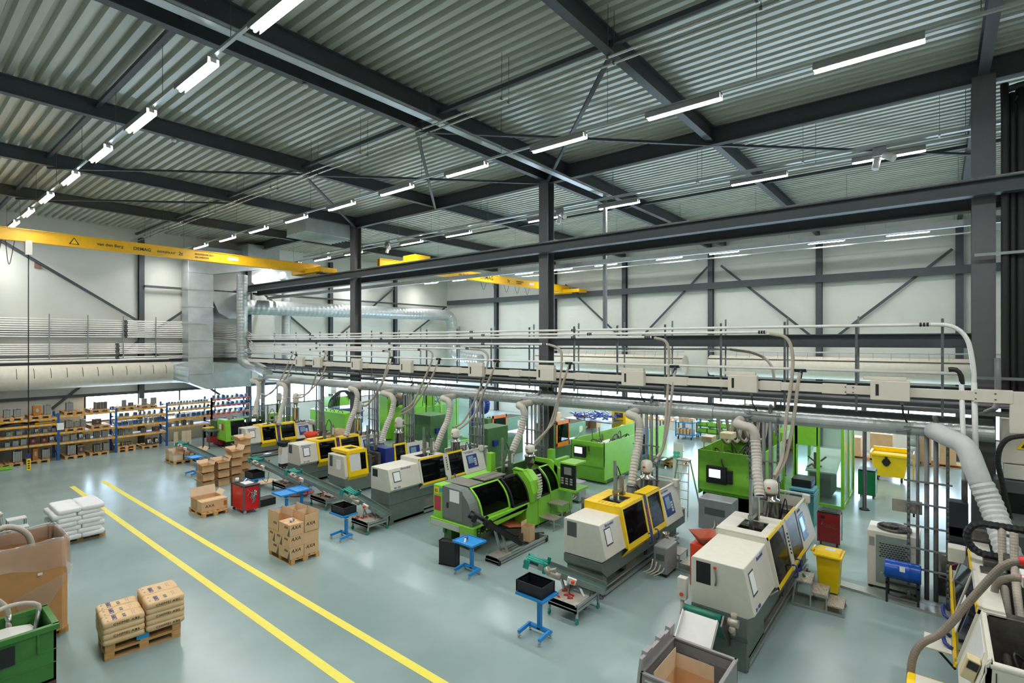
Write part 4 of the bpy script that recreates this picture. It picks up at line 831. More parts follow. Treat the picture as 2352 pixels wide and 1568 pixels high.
m=MB(); m.box(2.6,3.1,1.25,1.3,.3,.85) if 0 else sl(m,2.4,2.9,.1,.6,.03,.045); m.one('clipboard',paper,t)
# robot over the machine
m=MB(); m.box(5.0,5.2,.7,1.6,1.9,2.1); m.box(5.3,5.4,1.3,1.4,1.2,3.0); m.box(3.0,5.4,.1,.4,2.1,2.3); m.box(3.2,3.5,-.6,.9,2.0,2.2); m.box(3.5,3.8,.2,1.15,1.86,2.0); m.one('robot_frame',dsteel,t,.01)
B(5.0,5.3,1.3,1.6,1.75,2.6).one('robot_drive',M('drive_black','#1c2028',.35),t,.01); B(4.6,4.9,1.35,1.62,1.5,1.78).one('robot_cover',cream,t,.01)
m=MB()
P=[(3.7,1.12+.24*math.cos(a),2.32+.27*math.sin(a)) for a in [PI*.5-PI*i/10 for i in range(11)]]
m.tube([(3.7,.6,2.59)]+P+[(3.7,.6,2.05)],.06,n=8,ridge=(.08,.15)); m.one('cable_chain',black,t)
B(2.9,5.8,.15,.22,2.3,2.38).one('yellow_rail',yellow,t); B(4.4,7.0,-.1,.9,1.9,2.28).one('rear_unit',base2,t,.01)
m=MB(); m.cyl((1.6,.86,2.68),(1.6,.72,2.7),.065); m.cyl((2.0,.8,2.3),(2.0,.66,2.32),.06); m.one('red_coupling',redl,t)
B(1.9,2.3,.5,.8,2.2,2.36).one('white_box',white,t,.01); 
t=thing('feed_hose','thick grey-brown feed hose arching from the right machine down to the yellow bin','hose',(0,0,0))
MB().tube([(10.5,-.9,2.68),(10.5,-.72,2.56),(10.5,-.42,2.05),(10.45,-.05,1.4),(10.4,.22,1.12),(10.35,.33,.85),(10.3,.36,.42)],.052,n=12,ridge=(.04,.05)).one('hose',M('hose_brown','#83786b',.5),t)
t=thing('feed_hose','second grey-brown feed hose at the right edge with red coupling','hose',(0,0,0))
MB().tube([(10.9,-.98,2.3),(11.0,-.85,2.25),(11.3,-.7,2.0),(11.3,-.68,1.6),(11.2,-.72,1.1)],.05,n=12,ridge=(.05,.06)).one('hose',M('hose_brown','#83786b',.5),t)
for i,(x,y) in enumerate(((12.6,-.85),(12.3,-.98))): MB().tube([(0,0,.9),(-.2,.0,.3),(-.8,-.02,-.3),(-1.2,-.1,-.6)],.055,n=12,ridge=(.05,.06)).th('feed_hose',hose,['beige ribbed hose lying inside the right-hand machine, left of a pair','beige ribbed hose lying inside the right-hand machine, right of a pair'][i],'hose',(x,y,1.7),0,'ribbed hoses in the right machine')
# ================================================================== pallets
def pallet_proto():
    t=thing('wooden_pallet','x','pallet')
    for i in range(5): y=-.4+.0+i*.1637; boxp('deck_board',wood,t,-.6,.6,y,y+.145 if i in(0,2,4) else y+.1,.122,.144)
    for x in (-.6,-.0725,.455):
        boxp('stringer_board',wood,t,x,x+.145,-.4,.4,.1,.122)
        for y in (-.4,-.0725,.3): boxp('block',wood2 if y==0 else wood,t,x,x+.145,y,y+.1 if y!=-.0725 else .0725,.022,.1)
    for y in (-.4,-.05,.3): boxp('bottom_board',wood,t,-.6,.6,y,y+.1,0,.022)
    return t
PAL=pallet_proto(); palused=[0]
def pallet(x,y,z,rz,label,grp='wooden pallets'):
    if not palused[0]: palused[0]=1; o=PAL; o.location=(x,y,z); o.rotation_euler=(0,0,rz); o['label']=label; o['group']=grp; return o
    return dup(PAL,(x,y,z),rz,label,grp)
# ================================================================== racks on the left wall
YR=33.6
def rack(i,x0,x1,levels,label,beamm,last=False):
    t=thing('pallet_rack',label,'rack',(x0,YR,0),0,'racks along the left wall'); L=x1-x0
    for y in (0,1.0): boxp('upright',rblue,t,-.05,.05,y,y+.07,0,max(levels)+.12); 
    m=MB()
    for z in (.3,.9,1.5,2.1): m.bar((0,.05,z-.2),(0,1.02,z+.25),.03)
    m.one('frame_brace',rblue,t)
    if last:
        for y in (0,1.0): boxp('upright',rblue,t,L-.05,L+.05,y,y+.07,0,max(levels)+.12)
    for z in levels:
        for y in (-.02,1.02): boxp('shelf_beam',beamm,t,.05,L-.05,y,y+.05,z-.1,z)
        boxp('shelf_board',M('shelf_board','#9ea2a6',.5,.3),t,.05,L-.05,.03,1.02,z-.02,z)
        m=MB(); x=.15
        while x<L-.2: m.box(x,x+.12,-.024,-.018,z-.075,z-.02); x+=.3
        m.one('label_strip',M('label_grey','#bfc0c2',.5),t)
    return t
RX=[1.21,3.55,5.89,8.23,10.57,12.9,15.2]
LV=[[.9,1.4,1.85,2.13],[.9,1.4,1.85,2.13],[.86,1.38,2.2],[.85,1.37,1.85,2.22],[1.02,1.5,1.95,2.3],[1.05,1.55,2.0,2.4]]
NM=['orange and blue pallet rack bay cut by the left photo edge','orange and blue pallet rack bay at the left, holding red moulds','orange and blue pallet rack bay, with the white sheet on its post','orange and blue pallet rack bay with small moulds in blue crates, third from the left','orange and blue pallet rack bay with rows of tiny moulds under the windows','red and blue rack bay at the right end of the racks']
for i in range(6): rack(i,RX[i],RX[i+1],LV[i],NM[i],rackred if i==5 else rackor,last=(i in (4,5)))
B(-.13,.13,-.005,.005,0,.34).th('notice_sheet',paper,'white notice sheet fixed to a blue rack post','sheet',(5.96,33.55,1.5),.0)
B(-.4,.4,-.12,.12,0,.06).th('yellow_lifting_frame',yellow,'flat yellow frame lying on the upper shelf of the left rack','frame',(5.45,33.9,1.86))
t=thing('bent_bars','bundle of dark bent bars lying on the upper shelf of the left rack','bars',(4.6,34.0,1.87)); m=MB()
for k in range(5): m.tube([(-.7,-.2+.1*k,.02),(-.2,-.1+.05*k,.1+.02*k),(.2,-.15+.1*k,.05),(.6,.1*k-.2,.1)],.018,n=6)
m.one('bar',black,t)
# moulds
def mould_proto(style):
    t=thing('injection_mould','x','mould')
    mt={'s':steel,'d':dsteel,'b':brown,'o':rust,'r':redm,'g':M('mould_greenish','#7e8f80',.4,.5),'w':dsteel,'u':dsteel}[style]
    m=MB(); m.box(-.5,.5,-.3,.3,.02,.94); m.one('mould_block',mt,t)
    m=MB(); 
    if style in 'ords': m.box(-.48,-.38,-.34,.34,0,1) if style in 'sd' else m.cyl((0,-.3,.5),(0,-.36,.5),.22,n=16)
    if style in 'sd': m.box(.38,.48,-.34,.34,0,.98); m.box(-.1,-.02,-.33,.3,.05,.95); m.box(.12,.2,-.33,.3,.1,.9)
    if style in 'gwub': m.box(-.5,.5,-.34,-.3,.0,.12); m.box(-.5,.5,-.34,-.3,.85,.95); m.cyl((0,-.3,.5),(0,-.37,.5),.18,n=16)
    m.one('mould_plate',alu if style in 'sgo' else steel,t)
    m=MB(); m.tube([(-.1,0,.92),(-.1,0,1.05),(.1,0,1.05),(.1,0,.92)],.025,n=6); m.one('lifting_eye',black if style!='o' else yellow,t)
    if style=='w': m=MB(); m.slab((-.4,-.35,.35),(1,0,0),(0,-1,.15),0,.65,-.0,.6,0,.02); m.one('paper_sheet',paper,t)
    if style=='u': m=MB(); m.box(-.6,-.52,-.5,.5,0,.8); m.box(.52,.6,-.5,.5,0,.8); m.box(-.6,.6,-.52,-.46,0,.3); m.one('blue_crate',M('crate_blue','#2c6fc4',.4),t)
    return t
PROT={}; ADJ={'s':'bare steel','d':'dark steel','b':'brown','o':'orange-painted','r':'red-painted','g':'greenish','w':'paper-tagged steel','u':'blue-crated'}
cnt={}
BAY=['left rack','second rack','third rack','window rack','red rack']
LVN=lambda b,l:{0:'on the floor under',1:'on the lowest shelf of',2:'on the second shelf of',3:'on the third shelf of',4:'on the top shelf of'}[l]
def mould(b,l,x,z,w_,h,s,y=None):
    k=(b,l); cnt[k]=cnt.get(k,0)+1
    lb='%s mould %s the %s, %s from left'%(ADJ[s],LVN(b,l),BAY[b],ORD[min(cnt[k]-1,19)])
    loc=(x,y or (YR+.38),z)
    if s not in PROT: o=PROT[s]=mould_proto(s); o.location=loc; o['label']=lb; o['group']='moulds on the racks'
    else: o=dup(PROT[s],loc,0,lb,'moulds on the racks')
    o.scale=(w_,.55 if h>.3 else .4,h)
MOULDS=[(0,4,4.1,2.28,0.24,0.36,'s'),(0,4,4.46,2.28,0.27,0.35,'s'),(0,4,5.14,2.28,0.29,0.47,'o'),(0,4,5.53,2.28,0.25,0.45,'s'),(0,2,4.17,1.41,0.23,0.19,'g'),(0,2,4.51,1.41,0.2,0.19,'s'),(0,2,4.84,1.41,0.14,0.17,'d'),(0,2,5.14,1.41,0.17,0.23,'w'),(0,2,5.44,1.41,0.16,0.18,'s'),(0,2,5.76,1.41,0.13,0.18,'s'),(0,1,4.1,0.91,0.16,0.21,'s'),(0,1,4.38,0.91,0.2,0.26,'s'),(0,1,4.66,0.91,0.2,0.3,'s'),(0,1,5.0,0.91,0.2,0.29,'r'),(0,1,5.4,0.91,0.22,0.27,'r'),(0,1,5.7,0.91,0.21,0.29,'w'),(0,0,4.44,0.15,0.31,0.52,'s'),(0,0,5.08,0.15,0.19,0.57,'o'),(0,0,5.46,0.15,0.27,0.45,'s'),(1,3,6.38,2.35,0.27,0.43,'s'),(1,3,7.64,2.35,0.52,0.36,'d'),(1,2,6.36,1.53,0.27,0.35,'s'),(1,2,6.66,1.53,0.18,0.26,'s'),(1,2,6.92,1.53,0.2,0.34,'s'),(1,2,7.48,1.53,0.33,0.33,'b'),(1,1,6.19,0.87,0.2,0.26,'s'),(1,1,6.52,0.87,0.2,0.3,'s'),(1,1,6.82,0.87,0.2,0.32,'w'),(1,1,7.11,0.87,0.18,0.21,'d'),(1,1,7.48,0.87,0.24,0.3,'d'),(1,1,7.81,0.87,0.23,0.34,'s'),(1,0,6.44,0.15,0.32,0.51,'s'),(1,0,6.81,0.15,0.28,0.45,'b'),(1,0,7.48,0.15,0.29,0.38,'d'),(1,0,7.86,0.15,0.25,0.4,'s'),(2,4,8.62,2.37,0.22,0.36,'s'),(2,4,8.94,2.37,0.25,0.2,'d'),(2,4,9.54,2.37,0.27,0.36,'s'),(2,4,9.98,2.37,0.3,0.38,'s'),(2,3,8.51,1.86,0.19,0.16,'d'),(2,3,8.77,1.86,0.2,0.16,'d'),(2,3,9.14,1.86,0.19,0.16,'d'),(2,3,9.36,1.86,0.11,0.15,'d'),(2,3,9.56,1.86,0.12,0.16,'s'),(2,3,9.8,1.86,0.16,0.16,'s'),(2,3,10.05,1.86,0.11,0.19,'d'),(2,3,10.39,1.86,0.15,0.22,'d'),(2,2,8.44,1.38,0.13,0.19,'u'),(2,2,8.68,1.38,0.19,0.22,'u'),(2,2,8.93,1.38,0.15,0.23,'s'),(2,2,9.15,1.38,0.16,0.23,'u'),(2,2,9.39,1.38,0.16,0.22,'d'),(2,2,9.63,1.38,0.15,0.29,'s'),(2,2,9.87,1.38,0.16,0.27,'s'),(2,2,10.1,1.38,0.13,0.27,'d'),(2,2,10.37,1.38,0.25,0.29,'u'),(2,1,8.5,0.86,0.19,0.33,'d'),(2,1,8.75,0.86,0.16,0.3,'s'),(2,1,8.96,0.86,0.14,0.28,'s'),(2,1,9.55,0.86,0.21,0.26,'d'),(2,1,10.14,0.86,0.32,0.25,'b'),(2,0,8.78,0.29,0.5,0.16,'d'),(2,0,9.8,0.15,0.25,0.35,'w'),(2,0,10.15,0.15,0.19,0.33,'w')]
for b_,l,x,z,w_,h,s in MOULDS: mould(b_,l,x,z,w_,h,s)
random.seed(3)
for l,z,n,x0,x1,sz in ((4,2.31,14,10.75,12.75,.1),(3,1.96,10,10.8,12.8,.12),(2,1.51,7,11.2,12.8,.17),(1,1.03,4,10.8,11.9,.2)):
    for k in range(n): mould(3,l,x0+(x1-x0)*k/(n-1),z,sz*random.uniform(.85,1.1),sz*random.uniform(1.0,1.4),random.choice('sds' if l!=2 else 'usd'))
for l,z,n in ((3,2.01,8),(4,2.41,8),(2,1.56,7),(1,1.06,4)):
    for k in range(n): mould(4,l,13.1+1.9*k/(n-1),z,.14,random.uniform(.15,.22),random.choice('sdu'))
pl=[(4.22,2.13),(5.22,2.13),(4.2,0),(5.17,0),(6.51,2.2),(7.54,2.2),(6.53,1.38),(7.58,1.38),(6.54,0),(7.52,0),(8.69,2.22),(9.68,2.22),(8.68,0),(8.68,.144),(9.78,0)]
for k,(x,z) in enumerate(pl):
    lv='on the floor under' if z<.1 else ('on top of another pallet under' if z<.2 else ('in the middle of' if z<1.5 else 'on top of'))
    pallet(x,YR+.55,z+.002,PI/2,'pale wooden pallet %s the %s, %s one'%(lv,BAY[0 if x<5.9 else 1 if x<8.2 else 2],'left' if x in(4.22,4.2,6.51,6.53,6.54,8.69,8.68) else 'right'),'pallets in the racks')
def carton(x,y,z,w_,d,h,rz,label,flaps=(),grp=None,mat=card,inner=True,name='cardboard_box',lettering=None,stripe=True):
    """closed when flaps is None, else flap angles (deg from vertical) for -x,+x,-y,+y"""
    t=thing(name,label,'box',(x,y,z),rz,grp); a=w_/2;c=d/2;th=.006
    if flaps is None:
        boxp('carton_body',mat,t,-a,a,-c,c,0,h,.004); B(-a,a,-.025,.025,h,h+.002).one('packing_tape',cardl,t)
    else:
        m=MB(); m.box(-a,a,-c,c,0,th); m.box(-a,-a+th,-c,c,0,h); m.box(a-th,a,-c,c,0,h); m.box(-a,a,-c,-c+th,0,h); m.box(-a,a,c-th,c,0,h); m.one('carton_body',mat,t)
        for k,an in enumerate(flaps):
            if an is None: continue
            L=(d if k<2 else w_)*.42 if h<.6 else d*.42; an=R(an); s_,c_=math.sin(an)*L*.9,math.cos(an)*L*.9
            if k==0: P=[(-a,-c,h),(-a,c,h),(-a-s_,c,h+c_),(-a-s_,-c,h+c_)]; n=(.006,0,.002)
            elif k==1: P=[(a,-c,h),(a,c,h),(a+s_,c,h+c_),(a+s_,-c,h+c_)]; n=(-.006,0,.002)
            elif k==2: P=[(-a,-c,h),(a,-c,h),(a,-c-s_,h+c_),(-a,-c-s_,h+c_)]; n=(0,.006,.002)
            else: P=[(-a,c,h),(a,c,h),(a,c+s_,h+c_),(-a,c+s_,h+c_)]; n=(0,-.006,.002)
            Q=[tuple(Vector(p)+Vector(n)) for p in P]
            MB().add(P+Q,[(0,1,2,3),(7,6,5,4),(0,4,5,1),(1,5,6,2),(2,6,7,3),(3,7,4,0)]).one('flap',cardl if k%2 else mat,t)
    return t
# stack of printed cartons
pallet(7.37,13.72,0,PI/2,'wooden pallet under the stack of printed cartons in the centre')
def axa(t,w_,d,h,tri=True,front=True,sz=.13):
    a=w_/2;c=d/2
    txt('AXA',sz,ink,t,(-a+.04,-c,h*.55),*RS,shear=.25)
    if front: txt('AXA',sz*.7,ink,t,(-a,-c+.28,h*.62),*FR,shear=.25)
    if tri: 
        m=MB(); m.prism([(-c,.0),(-c+.13,.0),(-c,h*.85)],'x',-a-.002,-a-.0005); m.one('printed_triangle',base2,t)
bx=[(7.13,13.42,0,.4,.58),(7.55,13.42,0,.42,.58),(7.13,14.01,0,.4,.58),(7.55,14.01,0,.42,.58)]
for i,(x,y,z,w_,d) in enumerate(bx):
    t=carton(x,y,.146,w_-.004,d,.3,0,'closed printed carton on the pallet, bottom layer, %s'%['front left','front right','back left','back right'][i],None,'printed cartons on the central pallet')
    axa(t,w_,d,.3,i in(0,2),i in(0,2))
for i,y in enumerate((13.33,13.72,14.11)):
    t=carton(7.345,y,.448,.83,.385,.3,0,'closed printed carton, middle layer of the central pallet, %s'%['front','centre','rear'][i],None,'printed cartons on the central pallet'); axa(t,.83,.385,.3,i!=0)
t=carton(7.13,13.42,.75,.4,.58,.3,0,'closed printed carton with a tape dispenser on it, top of the stack',None,'printed cartons on the central pallet'); axa(t,.4,.58,.3)
t=carton(7.55,13.42,.75,.42,.58,.3,0,'open printed carton with upright flaps, top right of the stack',(0,0,0,0),'printed cartons on the central pallet'); axa(t,.42,.58,.3,False,False)
t=carton(7.13,14.01,.75,.4,.58,.3,0,'open printed carton with upright flaps, top left of the stack',(0,0,None,0),'printed cartons on the central pallet'); axa(t,.4,.58,.3,False)
t=carton(7.55,14.01,.75,.4,.56,.3,0,'open printed carton with upright flaps, at the back of the stack',(None,0,None,0),'printed cartons on the central pallet')
t=thing('tape_dispenser','small blue and white tape dispenser lying on a printed carton','tape dispenser',(7.13,13.38,1.053),.5); m=MB(); m.prism([(-.08,0),(.08,0),(.06,.05),(-.02,.07)],'y',-.02,.02); m.one('body',dblue,t); MB().cyl((-.03,-.03,.05),(-.03,.03,.05),.045,n=14).one('tape_roll',white,t)
# second carton pallet
pallet(7.38,19.47,0,PI/2,'wooden pallet with two cartons beside the red trolley')
t=carton(7.4,19.22,.146,.82,.42,.34,0,'closed long printed carton beside the red tool trolley',None); txt('AXA',.14,ink,t,(-.3,-.21,.13),*RS); B(.28,.38,-.213,-.21,.1,.26).one('printed_logo',rust,t)
carton(7.4,19.72,.146,.8,.5,.34,0,'open carton with splayed flaps behind the long printed carton',(50,40,None,15))
# stacks of nested open boxes
random.seed(8)
SN=['leftmost stack','second stack from the left','third stack from the left','tallest stack at the right']
for s_,(x,y,n) in enumerate(((8.52,22.75,3),(9.12,22.85,3),(9.72,23.0,4),(10.32,23.6,5))):
    for k in range(n):
        top=k==n-1
        carton(x+random.uniform(-.02,.02),y,.002+k*.335,.42,.6,.26,random.uniform(-.06,.06),'open carton with spread flaps, %s from the floor, %s'%(ORD[k],SN[s_]),(45,None if not top else 25,70,20 if top else None),'stacks of open cartons')
# far pallet with open boxes
pallet(9.55,28.75,0,PI/2,'wooden pallet with open cartons near the racks, left'); pallet(10.45,28.6,0,PI/2,'wooden pallet with open cartons near the racks, right')
for i,(x,y) in enumerate(((9.35,28.5),(9.82,28.5),(9.4,29.1),(9.85,29.1),(10.4,28.5))):
    carton(x,y,.146,.42,.55,.27,0,'open carton on the far pallets near the racks, %s'%['front left','front middle','back left','back middle','right'][i],(10,30,None,15),'open cartons on the far pallets',mat=card if i else cardl)
# ------------------------------------------------------------------ sacks
def sack(m,w_,d,h,seed=0):
    rr=[];rnd=random.Random(seed)
    for (z,k) in ((0,.9),(.12,.98),(.45,1.0),(.8,.985),(.95,.93),(1.0,.84)):
        ring=[]
        for i in range(28):
            a=2*PI*i/28; c_,s_=math.cos(a),math.sin(a); p=.2
            u=abs(c_)**p*(1 if c_>0 else -1); v=abs(s_)**p*(1 if s_>0 else -1)
            ring.append((u*w_/2*k,v*d/2*k,z*h+(rnd.uniform(-.006,.006))))
        rr.append(ring)
    m.loft(rr); return m
pallet(3.92,19.95,0,0,'wooden pallet under the stack of white plastic sacks'); WS=None
POS=['front right','front left','back right','back left']
n=0
for L in range(7):
    for q,(x,y) in enumerate(((4.15,19.62),(3.6,19.62),(4.15,20.25),(3.6,20.25))):
        odd=L%2; dx=(-.06 if odd else .04); n+=1
        w_=(.6 if (L+q)%2 else .54)
        lb='full white plastic sack, %s layer from the pallet, %s'%(ORD[L],POS[q])
        if WS is None: 
            WS=sack(MB(),.56,.62,.14,1).th('white_sack',wbag,lb,'sack',(x,y,.146),0,'stacked white plastic sacks')
            B(-.1,.1,-.25,.25,.141,.1425).one('tape_mark',M('bag_mark','#a9abb2',.5),WS); o=WS
        else:
            o=WS.copy(); C.objects.link(o); o['label']=lb
        o.location=(x+dx,y+.01*(L%3),.146+L*.128); o.rotation_euler=(0,0,(PI if q%2 else 0)+.03*((L*7+q)%3-1))
# kraft sacks
for k in (0,1): pallet(3.36,12.16,.146*k,-.1+.02*k,'wooden pallet of the two below the brown paper sacks, %s'%['lower','upper'][k])
KT=thing('x','x','x',(3.32,12.17,.29),-.1); 
ROT=-.1
def place(x,y): c_,s_=math.cos(ROT),math.sin(ROT); return (3.37+x*c_-y*s_,12.17+x*s_+y*c_)
bpy.data.objects.remove(KT,do_unlink=True)
KS=None
for col,(xc,nl,off) in enumerate(((-.325,4,0),(.335,5,0))):
    for L in range(nl):
        n3=3 if (L+col)%2==1 else 2
        if col==0 and L==nl-1: n3=3
        if col==1 and L==nl-1: n3=2
        for k in range(n3):
            dd=.96/n3; y=-.48+dd*(k+.5); X_,Y_=place(xc,y)
            nm=('nearest the viewer','in the middle' if n3==3 else 'at the back','at the back')[k]
            o=sack(MB(),.645,dd*.99,.115,L*9+k+col).th('paper_sack',kraft,'brown printed paper sack in the %s column, %s layer, %s'%(['left','right'][col],ORD[L],nm),'sack',(X_,Y_,.291+L*.105+.012*col),ROT,'brown paper sacks of plastic pellets')
            if k==0 and (nl-1-L)%2==0: txt('CHIMEI ABS',.062,inkblue if 0 else ink,o,(-.17,-dd*.49,.028),(1,0,0),(0,.05,1),off=.006,space=1.1,sx=1.15)
            if L==nl-1:
                txt('CHIMEI',.1,M('ink_violet','#5a5f8c',.6,var=0),o,(-.1,-dd*.4,.116),(0,1,0),(-1,0,0),off=.003,sx=.8); txt('ABS 747',.075,inkgrey,o,(.04,-dd*.3,.116),(0,1,0),(-1,0,0),off=.003,sx=.6)
                m=MB(); 
                for j in range(2): m.cyl((-.24,-.09+.16*j,.115),(-.24,-.09+.16*j,.1185),.018,n=10)
                m.box(.14,.145,-.1,.1,.115,.1185); m.box(.17,.175,-.08,.1,.115,.1185); m.one('printed_mark',inkgrey,o)
B(-.1,.1,-.002,.002,-.045,.045).th('blue_tag',M('tag_cyan2','#1f9bd6',.5),'small blue tag on the side of the pallet under the brown sacks','tag',(*place(-.03,-.415),.24),ROT)
# ------------------------------------------------------------------ octabin
t=thing('pellet_container','tall cardboard pellet container lined with clear plastic film at the left edge','container',(1.9,14.1,.146))
w_=.62; c_=.1; O8=[(-w_+c_,-w_),(w_-c_,-w_),(w_,-w_+c_),(w_,w_-c_),(w_-c_,w_),(-w_+c_,w_),(-w_,w_-c_),(-w_,-w_+c_)]
m=MB(); m.loft([[(x,y,0) for x,y in O8],[(x,y,1.78) for x,y in O8]],cap=False,smooth=False); m.loft([[(x*.98,y*.98,1.78) for x,y in O8],[(x*.98,y*.98,.05) for x,y in O8]],cap=False,smooth=False); m.poly(*[(x,y,.03) for x,y in O8]); m.loft([[(x,y,1.78) for x,y in O8],[(x*.98,y*.98,1.78) for x,y in O8]],cap=False,smooth=False); m.one('cardboard_wall',card2,t)
m=MB(); m.loft([[(x*.97,y*.97,1.45) for x,y in O8],[(x*.3,y*.3,1.5) for x,y in O8]],smooth=False); m.one('dark_pellets',dpellet,t)
rnd=random.Random(4); m=MB(); rings=[]
NN=72
def oct_(k,s_): 
    a=k/NN*8; i=int(a)%8; f=a-int(a); p=O8[i];q=O8[(i+1)%8]; return ((p[0]+(q[0]-p[0])*f)*s_,(p[1]+(q[1]-p[1])*f)*s_)
ph=[rnd.uniform(0,6) for _ in range(8)]
def wob(k,z): return .02*math.sin(k*.9+ph[0]+z*3)+.014*math.sin(k*1.7+ph[1]-z*5)+.01*math.sin(k*.37+ph[2])
for z,s_ in ((1.55,.95),(1.7,.955),(1.82,.98),(1.84,1.01),(1.78,1.045),(1.6,1.05),(1.4,1.06),(1.25,1.07)):
    rr=[]
    for k in range(NN):
        x,y=oct_(k,s_); l=math.hypot(x,y); wv=wob(k,z)*(1 if z<1.8 else .3); dz=(.12*math.sin(k*.26+1)+.05*math.sin(k*.8)) if z<1.3 and s_>1 else 0
        rr.append((x*(1+wv),y*(1+wv),z+dz+wob(k,0)*.6))
    rings.append(rr)
m.loft(rings,cap=False); m.one('plastic_liner',film,t)
m=MB(); m.poly((w_+.02,-w_,1.2),(w_+.1,-w_+.1,1.25),(w_+.03,-w_+.2,.4)); m.poly((-.2,-w_-.02,.85),(.65,-w_-.05,1.15),(.05,-w_-.02,.1)); m.one('loose_film',film,t)
m=MB(); m.slab((-.45,-w_-.045,1.22),(1,0,0),(0,-1,0),0,.05,0,.12,0,.002); m.slab((.15,-w_-.045,1.2),(1,0,0),(0,-1,0),0,.07,0,.05,0,.002); m.one('tape_piece',M('tape_white','#e8dfd2'),t)
pallet(1.95,14.05,0,0,'wooden pallet under the cardboard pellet container')
MB().tube([(0,0,0),(.25,.1,.35),(.5,.15,.38),(.75,.18,.15),(.85,.2,-.35)],.055,n=10).th('suction_hose',M('hose_pale','#b5ada0',.4),'beige suction hose arching into the cardboard pellet container','hose',(1.25,13.9,1.85))
# green container
t=thing('pellet_bin','big green plastic container full of white pellets, lower left corner','container',(1.3,12.15,.1))
W=.72;D_=.48
m=MB(); m.loft([[(-W*.95,-D_*.95,.0),(W*.95,-D_*.95,0),(W*.95,D_*.95,0),(-W*.95,D_*.95,0)],[(-W*.97,-D_*.97,.55),(W*.97,-D_*.97,.55),(W*.97,D_*.97,.55),(-W*.97,D_*.97,.55)],[(-W,-D_,.9),(W,-D_,.9),(W,D_,.9),(-W,D_,.9)]],cap=True,smooth=False)
m=MB(); 
for (a,b_,c__,d_) in ((-W,W,-D_,-D_+.04),(-W,W,D_-.04,D_),(-W,-W+.04,-D_,D_),(W-.04,W,-D_,D_)): m.box(a,b_,c__,d_,.0,.93)
m.box(-W,W,-D_,D_,0,.04); m.box(-W-.04,W+.04,-D_-.04,-D_+.05,.86,.95); m.box(-W-.04,W+.04,D_-.05,D_+.04,.86,.95); m.box(W-.05,W+.04,-D_,D_,.86,.95); m.box(-W-.04,-W+.05,-D_,D_,.86,.95)
for z in (.3,.52): m.box(-W-.008,W+.008,-D_-.008,-D_,z,z+.018)
m.box(W-.25,W-.22,-D_-.03,-D_,.55,.9); m.box(W-.75,W-.7,-D_-.03,-D_,.1,.9); m.one('container_body',bgreen,t,.01)
m=MB(); m.loft([[(-W*.92,-D_*.9,.8),(W*.8,-D_*.9,.8),(W*.72,D_*.85,.72),(-W*.92,D_*.9,.84)],[(-.3,-.2,.86),(.2,-.2,.86),(.2,.2,.86),(-.3,.2,.86)]],smooth=False); m.one('white_pellets',pellet,t)
boxp('black_plate',black,t,-.12,.2,-D_-.03,-D_-.01,.5,.8); boxp('pallet_base',M('base_brown','#5d3a33'),t,-W,W,-D_,D_,-.1,-.01)
t=thing('suction_hose','beige suction hose with steel lance dipping into the green container, rear one','hose',(1.35,12.35,.95)); MB().tube([(-1.2,-.3,.5),(-.6,-.1,.62),(-.05,.05,.55),(.15,.1,.3),(.17,.12,.12)],.04,n=10).one('hose',M('hose_pale','#b5ada0',.4),t); MB().cyl((.17,.12,.18),(.18,.13,-.1),.045,n=12).one('steel_lance',stainless,t)
t=thing('suction_hose','beige suction hose with thin lance leaning at the corner of the green container','hose',(1.45,12.0,.95)); MB().tube([(-1.2,-.5,.1),(-.7,-.2,.3),(-.1,.1,.44),(.25,.2,.4),(.42,.2,.3),(.42,.18,.2)],.035,n=10).one('hose',M('hose_pale','#b5ada0',.4),t); MB().cyl((.42,.18,.22),(.36,.1,-.08),.03,n=10).one('steel_lance',strut,t)
# drums & small step at left edge
t=thing('steel_drum','shiny steel drum with lid at the left edge, beyond the cardboard container','drum',(2.15,21.0,0)); MB().lathe([(.3,0),(.3,.85),(.31,.86),(.31,.9),(.0,.9)],n=24).one('drum_body',stainless,t); MB().lathe([(.0,.9),(.28,.9),(.27,.93),(.0,.94)],n=24).one('lid',cardl,t)
t=thing('steel_drum','green-grey drum at the left edge, farther back','drum',(2.45,24.7,0)); MB().lathe([(.32,0),(.34,.9),(.36,.92),(.36,.96),(.33,.96),(.33,.9),(.0,.88)],n=24).one('drum_body',sage,t)
t=thing('step_stool','small white two-step stool at the left, behind the steel drum','steps',(2.85,21.9,0)); m=MB()
for k,(y,z) in enumerate(((.0,.42),(-.38,.24))): m.box(-.22,.22,y-.18,y+.18,z,z+.03); 
m.one('tread',white,t); m=MB()
for x in (-.2,.2):
    for y,z in ((.15,.42),(-.15,.42),(-.5,.24)): m.bar((x,y,0),(x,y,z),.025)
m.one('leg',strut,t)
t=thing('pallet_truck','blue and grey pallet truck fork end under the left rack','pallet truck',(3.7,32.9,0)); m=MB(); m.box(-.5,.45,-.08,.08,.04,.1); m.box(-.5,.45,.25,.4,.04,.1); m.one('fork',green,t); boxp('pump_unit',rblue,t,-.8,-.5,-.1,.45,.05,.6)
